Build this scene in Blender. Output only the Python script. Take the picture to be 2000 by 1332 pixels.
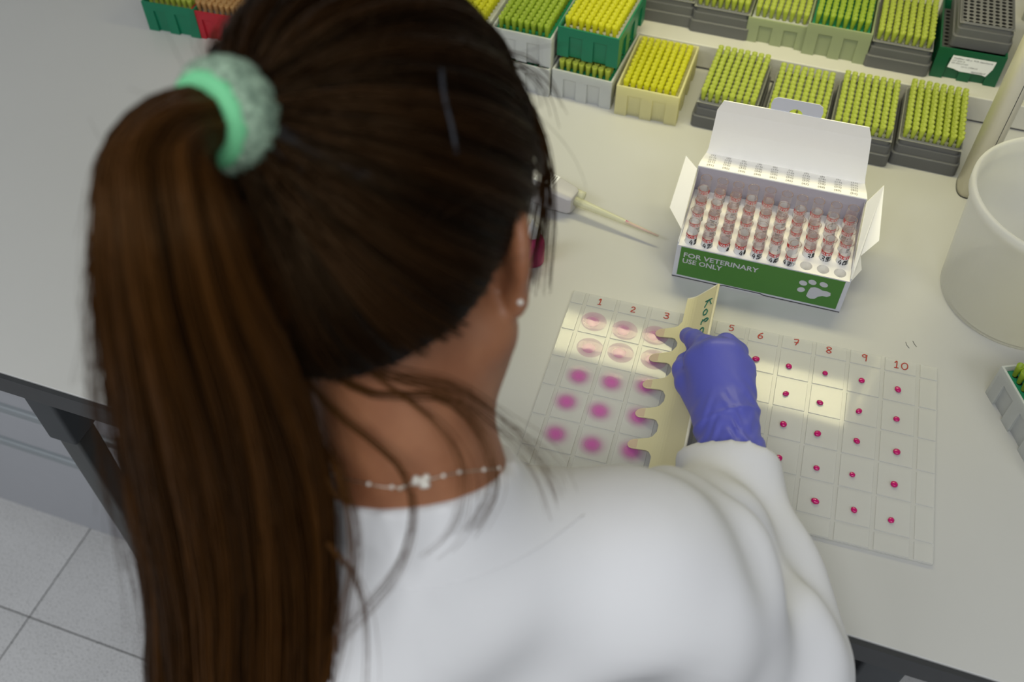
import bpy, bmesh, math, random
import numpy as np
from mathutils import Vector, Matrix
from mathutils.bvhtree import BVHTree

random.seed(7); rng = np.random.default_rng(11)
S = bpy.context.scene
COL = S.collection
for o in list(bpy.data.objects): bpy.data.objects.remove(o)

# ------------------------------------------------------------------ camera
FPX, PITCH, ROLL, HC = 1900.0, 0.8827, -0.00375, 0.8079      # focal length in pixels of 2000x1332
TZ = 0.75                                                     # bench top above the floor
ANG = math.radians(19.3)                                      # camera yaw against the bench
CA, SA = math.cos(ANG), math.sin(ANG)
fw = np.array([0, math.cos(PITCH), -math.sin(PITCH)]); rt0 = np.array([1.0, 0, 0]); up0 = np.cross(rt0, fw)
rt = math.cos(ROLL)*rt0 + math.sin(ROLL)*up0
up = -math.sin(ROLL)*rt0 + math.cos(ROLL)*up0
EYE = np.array([0, 0, HC])
RZ = np.array([[CA, -SA, 0], [SA, CA, 0], [0, 0, 1.0]])
def W(p):                       # camera-yaw frame (bench top z=0) -> world
    p = np.asarray(p, float)
    return p @ RZ.T + np.array([0, 0, TZ])
def ray(u, v): return fw + rt*(u-1000)/FPX - up*(v-666)/FPX
def C(u, v, z=0.0):             # pixel on the plane z above the bench, camera-yaw frame
    d = ray(u, v); return EYE + d*(z-HC)/d[2]
def CD(u, v, dep): return EYE + ray(u, v)*dep
def P(u, v, z=0.0): return Vector(W(C(u, v, z)))
cam_d = bpy.data.cameras.new('camera'); cam = bpy.data.objects.new('camera', cam_d); COL.objects.link(cam)
M = np.eye(4); M[:3, 0] = RZ@rt; M[:3, 1] = RZ@up; M[:3, 2] = -(RZ@fw); M[:3, 3] = W(EYE)
cam.matrix_world = Matrix(M.tolist())
cam_d.sensor_width = 36.0; cam_d.lens = FPX*36.0/2000.0; cam_d.clip_start = 0.02
cam_d.dof.use_dof = True; cam_d.dof.focus_distance = 1.0; cam_d.dof.aperture_fstop = 4.3
S.camera = cam
S.cycles.transparent_max_bounces = 32

# ------------------------------------------------------------------ world, lights, exposure
wd = bpy.data.worlds.new('world'); S.world = wd; wd.use_nodes = True
wd.node_tree.nodes['Background'].inputs[0].default_value = (0.86, 0.92, 1.0, 1)
wd.node_tree.nodes['Background'].inputs[1].default_value = 0.16
S.view_settings.view_transform = 'Standard'; S.view_settings.look = 'None'
S.view_settings.gamma = 1.0; S.view_settings.use_curve_mapping = False
S.view_settings.exposure = 0.0
def area(name, loc, size, size_y, power, color, rot=(0, 0, 0)):
    l = bpy.data.lights.new(name, 'AREA'); l.shape = 'RECTANGLE'; l.size = size; l.size_y = size_y
    l.energy = power; l.color = color
    o = bpy.data.objects.new(name, l); COL.objects.link(o); o.location = loc; o.rotation_euler = rot
    return o
LAMPS = ((-1.7, -0.8), (-0.1, -0.8), (1.5, -0.8))
for lx_, ly_ in LAMPS: area('ceiling_lamp', (lx_, ly_, 2.70), 1.2, 0.6, 19 if lx_ > 1 else 24, (0.96, 0.98, 1.0))
area('shelf_tube_light', (-0.05, 1.06, TZ+0.498), 0.52, 0.09, 2.0, (1.0, 0.92, 0.50))

# ------------------------------------------------------------------ materials
MATS = {}
def nt(name):
    m = bpy.data.materials.new(name); m.use_nodes = True
    return m, m.node_tree.nodes, m.node_tree.links
def mat(name, col, rough=0.5, metal=0.0, trans=0.0, alpha=1.0, spec=0.5, noise=0.0, nscale=40.0, bump=0.0, bscale=200.0, transl=0.0, ior=1.45, coat=0.0):
    if name in MATS: return MATS[name]
    m, N, L = nt(name); b = N['Principled BSDF']
    b.inputs['Base Color'].default_value = (*col, 1); b.inputs['Roughness'].default_value = rough
    b.inputs['Metallic'].default_value = metal; b.inputs['Transmission Weight'].default_value = trans
    b.inputs['Alpha'].default_value = alpha; b.inputs['Specular IOR Level'].default_value = spec; b.inputs['IOR'].default_value = ior
    b.inputs['Coat Weight'].default_value = coat
    tc = N.new('ShaderNodeTexCoord')
    if noise > 0:
        n = N.new('ShaderNodeTexNoise'); n.inputs['Scale'].default_value = nscale; n.inputs['Detail'].default_value = 4
        L.new(tc.outputs['Object'], n.inputs['Vector'])
        mx = N.new('ShaderNodeMix'); mx.data_type = 'RGBA'
        mx.inputs[6].default_value = tuple(c*(1-noise) for c in col)+(1,); mx.inputs[7].default_value = tuple(min(1, c*(1+noise)) for c in col)+(1,)
        L.new(n.outputs['Fac'], mx.inputs[0]); L.new(mx.outputs[2], b.inputs['Base Color'])
    if bump > 0:
        n = N.new('ShaderNodeTexNoise'); n.inputs['Scale'].default_value = bscale; n.inputs['Detail'].default_value = 3
        L.new(tc.outputs['Object'], n.inputs['Vector'])
        bp = N.new('ShaderNodeBump'); bp.inputs['Strength'].default_value = bump; bp.inputs['Distance'].default_value = 0.002
        L.new(n.outputs['Fac'], bp.inputs['Height']); L.new(bp.outputs['Normal'], b.inputs['Normal'])
    if transl > 0:
        t = N.new('ShaderNodeBsdfTranslucent'); t.inputs['Color'].default_value = (*col, 1)
        ms = N.new('ShaderNodeMixShader'); ms.inputs[0].default_value = transl
        L.new(b.outputs[0], ms.inputs[1]); L.new(t.outputs[0], ms.inputs[2]); L.new(ms.outputs[0], N['Material Output'].inputs[0])
    MATS[name] = m
    return m
mat('white_laminate', (0.50, 0.50, 0.485), 0.32, noise=0.02, nscale=8, bump=0.02, bscale=500)
mat('dark_edge', (0.035, 0.037, 0.04), 0.45, noise=0.15)
mat('leg_metal', (0.055, 0.06, 0.06), 0.4, metal=0.3, noise=0.1)
mat('drawer_white', (0.40, 0.41, 0.44), 0.45, noise=0.02)
mat('drawer_strip', (0.30, 0.33, 0.35), 0.4, metal=0.2, noise=0.04)
mat('rubber', (0.05, 0.055, 0.06), 0.6, noise=0.1)
mat('wheel_grey', (0.5, 0.5, 0.5), 0.5, noise=0.05)
mat('post_cream', (0.80, 0.76, 0.62), 0.35, metal=0.0, noise=0.03)
mat('ledge', (0.56, 0.55, 0.50), 0.45, noise=0.03)
mat('wall_paint', (0.72, 0.72, 0.70), 0.8, noise=0.03, bump=0.05)
mat('grout', (0.10, 0.10, 0.095), 0.9, noise=0.1)
mat('rack_grey', (0.108, 0.11, 0.112), 0.42, noise=0.05)
mat('rack_tray_grey', (0.30, 0.30, 0.29), 0.35, metal=0.2, noise=0.04)
mat('rack_tray_dark', (0.17, 0.17, 0.17), 0.4, noise=0.04)
mat('tray_hole_shade', (0.015, 0.015, 0.015), 0.8, noise=0.2)  # near-black paints the shade inside the tray holes, walls and bottoms
mat('frost_white', (0.74, 0.76, 0.75), 0.45, transl=0.45, noise=0.03)
mat('frost_yellow', (0.90, 0.87, 0.56), 0.45, alpha=0.85, transl=0.5, noise=0.04)
mat('frost_green', (0.48, 0.54, 0.33), 0.45, transl=0.45, noise=0.04)
mat('rack_green', (0.005, 0.17, 0.085), 0.38, noise=0.08)
mat('rack_dark_green', (0.003, 0.085, 0.035), 0.4, noise=0.08)
mat('tray_green', (0.01, 0.20, 0.10), 0.45, noise=0.08)
mat('rack_red', (0.42, 0.012, 0.025), 0.38, noise=0.06)
mat('tip_yellow', (0.59, 0.67, 0.12), 0.3, alpha=0.80, transl=0.45, noise=0.03)
mat('tip_bright', (0.78, 0.78, 0.05), 0.35, alpha=0.80, transl=0.5, noise=0.03)
mat('tip_green', (0.46, 0.60, 0.07), 0.3, alpha=0.80, transl=0.45, noise=0.03)
mat('tip_orange', (0.75, 0.50, 0.22), 0.3, alpha=0.80, transl=0.5, noise=0.03)
mat('carton_white', (0.93, 0.91, 0.86), 0.6, noise=0.02, nscale=25, bump=0.02)
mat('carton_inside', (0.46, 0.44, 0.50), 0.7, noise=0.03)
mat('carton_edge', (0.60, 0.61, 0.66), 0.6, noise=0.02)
mat('print_green', (0.065, 0.205, 0.035), 0.5, noise=0.03)
mat('print_grey', (0.53, 0.54, 0.58), 0.5, noise=0.01)
mat('print_faint', (0.20, 0.19, 0.17), 0.7, noise=0.02)
mat('hole_grey', (0.42, 0.41, 0.42), 0.7, noise=0.02)
mat('label_white', (0.80, 0.81, 0.82), 0.5, noise=0.02)
mat('label_red', (0.62, 0.045, 0.04), 0.45, noise=0.04)
mat('ink_black', (0.012, 0.012, 0.014), 0.5, noise=0.1)
mat('ink_red', (0.48, 0.05, 0.03), 0.5, noise=0.1)
mat('ink_green', (0.01, 0.16, 0.11), 0.5, noise=0.1)
mat('comb_cream', (0.70, 0.65, 0.40), 0.42, noise=0.03, transl=0.12)
mat('stain_pink', (0.72, 0.34, 0.45), 0.4, alpha=0.20, noise=0.1)
mat('comb_edge', (0.78, 0.74, 0.55), 0.4, noise=0.02)
mat('drop_magenta', (0.50, 0.0, 0.13), 0.06, noise=0.04, coat=0.6)
mat('bucket', (0.95, 0.95, 0.93), 0.38, alpha=0.40, transl=0.35, noise=0.02)
mat('pipette_grey', (0.46, 0.45, 0.46), 0.4, noise=0.03)
mat('pipette_dark', (0.07, 0.07, 0.075), 0.4, noise=0.05)
mat('pipette_tip', (0.72, 0.72, 0.50), 0.2, alpha=0.55, noise=0.02)
mat('pink_liquid', (0.75, 0.16, 0.40), 0.2, noise=0.05)
mat('bottle_pink', (0.62, 0.04, 0.20), 0.25, noise=0.05)
mat('glove', (0.105, 0.115, 0.50), 0.42, noise=0.07, nscale=30, bump=0.06, bscale=160)
mat('coat', (0.69, 0.69, 0.70), 0.85, noise=0.015, nscale=30, bump=0.10, bscale=900, spec=0.2)
mat('pearl', (0.80, 0.76, 0.68), 0.2, metal=0.2, noise=0.03)
mat('silver', (0.60, 0.56, 0.48), 0.3, metal=0.9, noise=0.03)
mat('eye_white', (0.75, 0.72, 0.70), 0.2, noise=0.02)
mat('iris', (0.06, 0.03, 0.015), 0.2, noise=0.2)
mat('lips', (0.38, 0.12, 0.10), 0.45, noise=0.05)
mat('pin_dark', (0.012, 0.013, 0.018), 0.6, metal=0.2, noise=0.1)
mat('lamp_white', (0.8, 0.8, 0.78), 0.5, noise=0.02)
mat('bag_white', (0.75, 0.75, 0.72), 0.5, noise=0.05, transl=0.3)
mat('trousers', (0.02, 0.02, 0.025), 0.8, noise=0.2)

def plate_mat():
    m, N, L = nt('plate_acrylic'); b = N['Principled BSDF']
    b.inputs['Base Color'].default_value = (0.72, 0.72, 0.69, 1); b.inputs['Roughness'].default_value = 0.07
    b.inputs['Alpha'].default_value = 0.5
    tc = N.new('ShaderNodeTexCoord'); n = N.new('ShaderNodeTexNoise'); n.inputs['Scale'].default_value = 9; n.inputs['Detail'].default_value = 2
    bp = N.new('ShaderNodeBump'); bp.inputs['Strength'].default_value = 0.05; bp.inputs['Distance'].default_value = 0.004
    L.new(tc.outputs['Object'], n.inputs['Vector']); L.new(n.outputs['Fac'], bp.inputs['Height']); L.new(bp.outputs['Normal'], b.inputs['Normal'])
    MATS['plate'] = m
plate_mat()
def glass_mat(name, col, alpha, rough=0.03):
    m, N, L = nt(name); b = N['Principled BSDF']
    b.inputs['Base Color'].default_value = (*col, 1); b.inputs['Roughness'].default_value = rough
    lw = N.new('ShaderNodeLayerWeight'); lw.inputs['Blend'].default_value = 0.35
    tc = N.new('ShaderNodeTexCoord'); n = N.new('ShaderNodeTexNoise'); n.inputs['Scale'].default_value = 60
    L.new(tc.outputs['Object'], n.inputs['Vector'])
    mr = N.new('ShaderNodeMapRange'); mr.inputs[1].default_value = 0; mr.inputs[2].default_value = 1
    mr.inputs[3].default_value = alpha*0.55; mr.inputs[4].default_value = min(1, alpha*2.6)
    L.new(lw.outputs['Facing'], mr.inputs[0]); L.new(mr.outputs[0], b.inputs['Alpha'])
    MATS[name] = m
glass_mat('tube_glass', (0.78, 0.70, 0.66), 0.15)
glass_mat('blood_residue', (0.52, 0.15, 0.09), 0.14, 0.3)
glass_mat('tube_rim', (0.30, 0.20, 0.17), 0.35)
def smear_mat(name, col, core, halo):
    # diluted pigment fading out of the puddle: radial in the puddle's own coordinates
    m, N, L = nt(name); b = N['Principled BSDF']
    b.inputs['Roughness'].default_value = 0.05; b.inputs['Base Color'].default_value = (*col, 1)
    tc = N.new('ShaderNodeTexCoord'); sp = N.new('ShaderNodeSeparateXYZ'); L.new(tc.outputs['Generated'], sp.inputs[0])
    def sq(out, c):
        a = N.new('ShaderNodeMath'); a.operation = 'SUBTRACT'; L.new(out, a.inputs[0]); a.inputs[1].default_value = c
        q = N.new('ShaderNodeMath'); q.operation = 'MULTIPLY'; L.new(a.outputs[0], q.inputs[0]); L.new(a.outputs[0], q.inputs[1]); return q
    s = N.new('ShaderNodeMath'); s.operation = 'ADD'
    L.new(sq(sp.outputs[0], 0.46).outputs[0], s.inputs[0]); L.new(sq(sp.outputs[1], 0.46).outputs[0], s.inputs[1])
    r = N.new('ShaderNodeMath'); r.operation = 'SQRT'; L.new(s.outputs[0], r.inputs[0])
    cr = N.new('ShaderNodeValToRGB'); e = cr.color_ramp.elements
    e[0].position = 0.06; e[0].color = (core,)*3+(1,); e[1].position = 0.50; e[1].color = (halo,)*3+(1,)
    kk_ = cr.color_ramp.elements.new(0.20); kk_.color = (core*0.66+halo*0.34,)*3+(1,); kk_ = cr.color_ramp.elements.new(0.40); kk_.color = (core*0.09+halo*0.91,)*3+(1,)
    k = cr.color_ramp.elements.new(0.30); k.color = (core*0.30+halo*0.70,)*3+(1,)
    L.new(r.outputs[0], cr.inputs[0]); L.new(cr.outputs[0], b.inputs['Alpha'])
    MATS[name] = m
smear_mat('smear_pink', (0.60, 0.11, 0.43), 0.80, 0.02)
smear_mat('smear_wet', (0.60, 0.19, 0.44), 0.74, 0.22)
def tile_mat():
    m, N, L = nt('floor_tile'); b = N['Principled BSDF']; b.inputs['Roughness'].default_value = 0.55
    tc = N.new('ShaderNodeTexCoord')
    n = N.new('ShaderNodeTexNoise'); n.inputs['Scale'].default_value = 420; n.inputs['Detail'].default_value = 2
    n2 = N.new('ShaderNodeTexNoise'); n2.inputs['Scale'].default_value = 6
    L.new(tc.outputs['Object'], n.inputs['Vector']); L.new(tc.outputs['Object'], n2.inputs['Vector'])
    cr = N.new('ShaderNodeValToRGB'); e = cr.color_ramp.elements
    e[0].position = 0.30; e[0].color = (0.16, 0.16, 0.16, 1); e[1].position = 0.42; e[1].color = (0.58, 0.58, 0.58, 1)
    k = cr.color_ramp.elements.new(0.70); k.color = (0.66, 0.66, 0.66, 1)
    L.new(n.outputs['Fac'], cr.inputs[0])
    mx = N.new('ShaderNodeMix'); mx.data_type = 'RGBA'; mx.blend_type = 'MULTIPLY'; mx.inputs[0].default_value = 0.25
    L.new(cr.outputs[0], mx.inputs[6]); L.new(n2.outputs['Fac'], mx.inputs[7]); L.new(mx.outputs[2], b.inputs['Base Color'])
    MATS['tile'] = m
tile_mat()
def skin_mat():
    m, N, L = nt('skin'); b = N['Principled BSDF']; b.inputs['Roughness'].default_value = 0.5
    b.inputs['Subsurface Weight'].default_value = 0.15; b.inputs['Subsurface Radius'].default_value = (0.01, 0.004, 0.002); b.inputs['Subsurface Scale'].default_value = 0.5
    tc = N.new('ShaderNodeTexCoord'); n = N.new('ShaderNodeTexNoise'); n.inputs['Scale'].default_value = 28; n.inputs['Detail'].default_value = 4
    L.new(tc.outputs['Object'], n.inputs['Vector'])
    cr = N.new('ShaderNodeValToRGB'); e = cr.color_ramp.elements
    e[0].position = 0.3; e[0].color = (0.245, 0.092, 0.040, 1); e[1].position = 0.7; e[1].color = (0.34, 0.145, 0.068, 1)
    L.new(n.outputs['Fac'], cr.inputs[0]); L.new(cr.outputs[0], b.inputs['Base Color'])
    MATS['skin'] = m
skin_mat()
def hair_mat(name, dark, light, rough=0.38):
    m, N, L = nt(name); b = N['Principled BSDF']; b.inputs['Roughness'].default_value = rough
    b.inputs['Specular IOR Level'].default_value = 0.17; b.inputs['Specular Tint'].default_value = (1.0, 0.66, 0.36, 1)
    at = N.new('ShaderNodeAttribute'); at.attribute_name = 'tint'
    mx = N.new('ShaderNodeMix'); mx.data_type = 'RGBA'; mx.inputs[6].default_value = (*dark, 1); mx.inputs[7].default_value = (*light, 1)
    L.new(at.outputs['Fac'], mx.inputs[0]); L.new(mx.outputs[2], b.inputs['Base Color'])
    MATS[name] = m
hair_mat('hair', (0.0022, 0.0013, 0.0007), (0.032, 0.0135, 0.0044))
hair_mat('tail', (0.0035, 0.0018, 0.0007), (0.078, 0.030, 0.0066))
mat('hair_base', (0.004, 0.0025, 0.0015), 0.6, noise=0.3, spec=0.15)
def tie_mat():
    m, N, L = nt('hair_tie'); b = N['Principled BSDF']; b.inputs['Roughness'].default_value = 0.9
    tc = N.new('ShaderNodeTexCoord'); n = N.new('ShaderNodeTexNoise'); n.inputs['Scale'].default_value = 260; n.inputs['Detail'].default_value = 4
    L.new(tc.outputs['Object'], n.inputs['Vector'])
    cr = N.new('ShaderNodeValToRGB'); e = cr.color_ramp.elements
    e[0].position = 0.35; e[0].color = (0.11, 0.17, 0.12, 1); e[1].position = 0.68; e[1].color = (0.33, 0.46, 0.33, 1)
    L.new(n.outputs['Fac'], cr.inputs[0]); L.new(cr.outputs[0], b.inputs['Base Color'])
    bp = N.new('ShaderNodeBump'); bp.inputs['Strength'].default_value = 0.5; bp.inputs['Distance'].default_value = 0.002
    L.new(n.outputs['Fac'], bp.inputs['Height']); L.new(bp.outputs['Normal'], b.inputs['Normal'])
    MATS['hair_tie'] = m
tie_mat()
mat('tie_mint', (0.16, 0.54, 0.26), 0.7, noise=0.06, nscale=120)

# ------------------------------------------------------------------ mesh helpers
class MB:
    def __init__(s): s.v = []; s.f = []; s.m = []
    def add(s, vs, fs, mi=0):
        k = len(s.v); s.v += [tuple(v) for v in vs]; s.f += [tuple(i+k for i in f) for f in fs]; s.m += [mi]*len(fs); return s
    def box(s, x0, y0, z0, x1, y1, z1, mi=0):
        vs = [(x, y, z) for z in (z0, z1) for x, y in ((x0, y0), (x1, y0), (x1, y1), (x0, y1))]
        return s.add(vs, [(3, 2, 1, 0), (4, 5, 6, 7), (0, 1, 5, 4), (1, 2, 6, 5), (2, 3, 7, 6), (3, 0, 4, 7)], mi)
    def loft(s, loops, mi=0, cap0=True, cap1=True):
        n = len(loops[0]); vs = [p for l in loops for p in l]; fs = []
        for k in range(len(loops)-1):
            for i in range(n):
                j = (i+1) % n; fs.append((k*n+i, k*n+j, (k+1)*n+j, (k+1)*n+i))
        if cap0: fs.append(tuple(range(n-1, -1, -1)))
        if cap1: fs.append(tuple(range((len(loops)-1)*n, len(loops)*n)))
        return s.add(vs, fs, mi)
    def prism(s, poly, z0, z1, mi=0): return s.loft([[(x, y, z0) for x, y in poly], [(x, y, z1) for x, y in poly]], mi)
    def lathe(s, prof, n=24, c=(0, 0, 0), mi=0, cap0=False, cap1=False):
        return s.loft([[(c[0]+r*math.cos(2*math.pi*i/n), c[1]+r*math.sin(2*math.pi*i/n), c[2]+z) for i in range(n)] for r, z in prof], mi, cap0, cap1)
    def tube(s, path, rad, n=8, mi=0, caps=True):
        path = [Vector(p) for p in path]
        if not hasattr(rad, '__len__'): rad = [rad]*len(path)
        loops = []; nrm = None
        for i, p in enumerate(path):
            t = (path[min(i+1, len(path)-1)]-path[max(i-1, 0)]).normalized()
            if nrm is None:
                nrm = t.cross(Vector((0, 0, 1)));
                if nrm.length < 1e-3: nrm = t.cross(Vector((1, 0, 0)))
                nrm.normalize()
            else: nrm = (nrm-t*nrm.dot(t)).normalized()
            b = t.cross(nrm)
            loops.append([p+(nrm*math.cos(2*math.pi*k/n)+b*math.sin(2*math.pi*k/n))*rad[i] for k in range(n)])
        return s.loft(loops, mi, caps, caps)
    def mesh(s, name, mats, smooth=False):
        me = bpy.data.meshes.new(name); me.from_pydata(s.v, [], s.f)
        if isinstance(mats, str): mats = [mats]
        for m in mats: me.materials.append(MATS[m])
        if any(s.m):
            me.polygons.foreach_set('material_index', s.m)
        if smooth: me.polygons.foreach_set('use_smooth', [True]*len(me.polygons))
        me.update(); return me
    def build(s, name, mats, parent=None, loc=(0, 0, 0), rz=0, smooth=False, bevel=0.0, bseg=2):
        return obj(name, s.mesh(name, mats, smooth), parent, loc, rz, bevel, bseg)
def obj(name, me, parent=None, loc=(0, 0, 0), rz=0, bevel=0.0, bseg=2):
    o = bpy.data.objects.new(name, me); COL.objects.link(o); o.parent = parent
    o.location = loc; o.rotation_euler = (0, 0, rz)
    if bevel > 0:
        b = o.modifiers.new('bevel', 'BEVEL'); b.width = bevel; b.segments = bseg; b.limit_method = 'ANGLE'; b.angle_limit = math.radians(40)
        me.polygons.foreach_set('use_smooth', [True]*len(me.polygons))
        o.modifiers.new('wn', 'WEIGHTED_NORMAL')
    return o
def tag(o, label, cat, group=None, kind=None):
    if label: o['label'] = label
    if cat: o['category'] = cat
    if group: o['group'] = group
    if kind: o['kind'] = kind
    return o
def empty(name, loc, label, cat, group=None, rz=0):
    o = bpy.data.objects.new(name, None); COL.objects.link(o); o.location = loc; o.rotation_euler = (0, 0, rz)
    o.empty_display_size = 0.02
    return tag(o, label, cat, group)
def copy_tree(o, parent=None):
    c = o.copy(); COL.objects.link(c); c.parent = parent
    for ch in o.children: copy_tree(ch, c)
    return c
def fast_mesh(name, V, F, mats, smooth=True):
    V = np.asarray(V, np.float32); F = np.asarray(F, np.int32)
    me = bpy.data.meshes.new(name); k = F.shape[1]
    me.vertices.add(len(V)); me.vertices.foreach_set('co', V.ravel())
    me.loops.add(F.size); me.loops.foreach_set('vertex_index', F.ravel())
    me.polygons.add(len(F)); me.polygons.foreach_set('loop_start', np.arange(0, F.size, k, dtype=np.int32))
    if smooth: me.polygons.foreach_set('use_smooth', np.ones(len(F), bool))
    if isinstance(mats, str): mats = [mats]
    for m in mats: me.materials.append(MATS[m])
    me.update(calc_edges=True); me.validate()
    return me
def text_mesh(txt, size, mname, extrude=0.0, bold=0.0, align='LEFT', res=2):
    cu = bpy.data.curves.new('t', 'FONT'); cu.body = txt; cu.size = size; cu.extrude = extrude; cu.offset = bold
    cu.align_x = align; cu.resolution_u = res
    o = bpy.data.objects.new('t', cu); COL.objects.link(o)
    dg = bpy.context.evaluated_depsgraph_get(); me = bpy.data.meshes.new_from_object(o.evaluated_get(dg))
    bpy.data.objects.remove(o); bpy.data.curves.remove(cu)
    me.materials.clear(); me.materials.append(MATS[mname]); return me
# naive surface nets on a signed distance function
def nets(f, lo, hi, h):
    lo = np.array(lo, float); hi = np.array(hi, float); n = np.ceil((hi-lo)/h).astype(int)+1
    ax = [lo[i]+h*np.arange(n[i]) for i in range(3)]
    X, Y, Z = np.meshgrid(*ax, indexing='ij')
    D = f(X, Y, Z).astype(np.float32)
    cn = [(i, j, k) for i in (0, 1) for j in (0, 1) for k in (0, 1)]
    def sl(c): return D[c[0]:n[0]-1+c[0], c[1]:n[1]-1+c[1], c[2]:n[2]-1+c[2]]
    ins = sum((sl(c) < 0).astype(np.int8) for c in cn); act = (ins > 0) & (ins < 8)
    idx = -np.ones(act.shape, np.int64); idx[act] = np.arange(act.sum())
    ps = np.zeros((act.sum(), 3)); ct = np.zeros(act.sum())
    for a in cn:
        for d in range(3):
            if a[d] == 0:
                b = list(a); b[d] = 1
                va = sl(a)[act]; vb = sl(tuple(b))[act]; cr = (va < 0) != (vb < 0)
                t = np.where(cr, va/np.where(cr, va-vb, 1), 0)
                q = np.tile(np.array(a, float), (len(t), 1)); q[:, d] += t
                ps += np.where(cr[:, None], q, 0); ct += cr
    ps /= ct[:, None]
    V = lo+h*(np.argwhere(act)+ps)
    F = []
    for d in range(3):
        e, g = (d+1) % 3, (d+2) % 3
        s0 = [slice(None)]*3; s1 = [slice(None)]*3
        s0[d] = slice(0, n[d]-1); s1[d] = slice(1, n[d])
        A = D[tuple(s0)] < 0; B = D[tuple(s1)] < 0
        pos = np.argwhere(A != B)
        pos = pos[(pos[:, e] > 0) & (pos[:, g] > 0) & (pos[:, e] < n[e]-1) & (pos[:, g] < n[g]-1)]
        def ix(de, dg):
            q = pos.copy(); q[:, e] -= de; q[:, g] -= dg; return idx[q[:, 0], q[:, 1], q[:, 2]]
        q = np.stack([ix(1, 1), ix(0, 1), ix(0, 0), ix(1, 0)], 1)
        fl = ~A[pos[:, 0], pos[:, 1], pos[:, 2]]; q[fl] = q[fl][:, ::-1]
        F.append(q)
    return V, np.concatenate(F)
def smooth_v(V, F, it=2, lam=0.5):
    for _ in range(it):
        acc = np.zeros_like(V); ct = np.zeros(len(V))
        for a in range(4):
            for b in ((a+1) % 4, (a+3) % 4):
                np.add.at(acc, F[:, a], V[F[:, b]]); np.add.at(ct, F[:, a], 1)
        V = V+(acc/ct[:, None]-V)*lam
    return V
def smin(a, b, k):
    h = np.clip(0.5+0.5*(b-a)/k, 0, 1); return b+(a-b)*h-k*h*(1-h)
def sd_cap(X, Y, Z, a, b, ra, rb):
    a = np.asarray(a, float); b = np.asarray(b, float); d = b-a; L2 = d@d
    t = np.clip(((X-a[0])*d[0]+(Y-a[1])*d[1]+(Z-a[2])*d[2])/L2, 0, 1)
    return np.sqrt((X-a[0]-t*d[0])**2+(Y-a[1]-t*d[1])**2+(Z-a[2]-t*d[2])**2)-(ra+(rb-ra)*t)
def sd_ell(X, Y, Z, c, r, R=None):
    q = [X-c[0], Y-c[1], Z-c[2]]
    if R is not None: q = [sum(R[j][i]*q[j] for j in range(3)) for i in range(3)]
    k0 = np.sqrt(sum((q[i]/r[i])**2 for i in range(3))); k1 = np.sqrt(sum((q[i]/r[i]**2)**2 for i in range(3)))
    return k0*(k0-1)/np.maximum(k1, 1e-6)
def strands(paths, r0, r1, tint, mname, name, parent):
    # paths (n,k,3): thin three-sided tubes
    n, k, _ = paths.shape
    T = np.gradient(paths, axis=1); T /= np.linalg.norm(T, axis=2, keepdims=True)+1e-9
    ref = np.array([0.31, -0.42, 0.85]); A = np.cross(T, ref); A /= np.linalg.norm(A, axis=2, keepdims=True)+1e-9
    B = np.cross(T, A); rad = np.asarray(r0)[..., None]*np.ones((n, 1))*np.linspace(1, r1, k)[None]
    V = np.stack([paths+(A*math.cos(a)+B*math.sin(a))*rad[..., None] for a in (0, 2*math.pi/3, 4*math.pi/3)], 2)
    base = (np.arange(n)[:, None]*k+np.arange(k-1)[None])*3
    F = np.stack([np.stack([base+i, base+(i+1) % 3, base+3+(i+1) % 3, base+3+i], -1) for i in range(3)], 2).reshape(-1, 4)
    me = fast_mesh(name, W(V.reshape(-1, 3)), F, mname)
    at = me.attributes.new('tint', 'FLOAT', 'POINT')
    at.data.foreach_set('value', np.repeat(np.asarray(tint, np.float32), k*3))
    return obj(name, me, parent)

# ------------------------------------------------------------------ the room
fl = MB().box(-2.4, -2.4, -0.05, 2.4, 1.5, -0.004).build('floor', 'grout'); tag(fl, 'speckled light grey floor of square tiles with dark joints', 'floor', kind='structure')
TS = 0.42; gx, gy = -0.9945, 0.376
tile_me = MB().box(-TS/2+0.0012, -TS/2+0.0012, -0.008, TS/2-0.0012, TS/2-0.0012, 0).mesh('tile', 'tile')
for i in range(-3, 8):
    for j in range(-6, 3):
        cx, cy = gx+(i+0.5)*TS, gy+(j+0.5)*TS
        if -2.3 < cx < 2.3 and -2.3 < cy < 1.35: obj('tile', tile_me, fl, (cx, cy, 0))
wb = MB().box(-2.4, 1.50, 0, 2.4, 1.56, 2.75).build('wall_back', 'wall_paint'); tag(wb, 'plain white painted wall behind the bench', 'wall', kind='structure')
ce = MB().box(-2.4, -2.4, 2.75, 2.4, 1.56, 2.81).build('ceiling', 'wall_paint'); tag(ce, 'plain white ceiling', 'ceiling', kind='structure')
for x, ly_ in LAMPS:
    o = MB().box(-0.63, -0.33, 0, 0.63, -0.30, 0.05).box(-0.63, 0.30, 0, 0.63, 0.33, 0.05).box(-0.63, -0.3, 0, -0.60, 0.3, 0.05).box(0.60, -0.3, 0, 0.63, 0.3, 0.05).build('ceiling_light_frame', 'lamp_white', None, (x, ly_, 2.70))
    tag(o, 'white frame of a rectangular ceiling light', 'lamp', 'ceiling lights')

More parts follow.
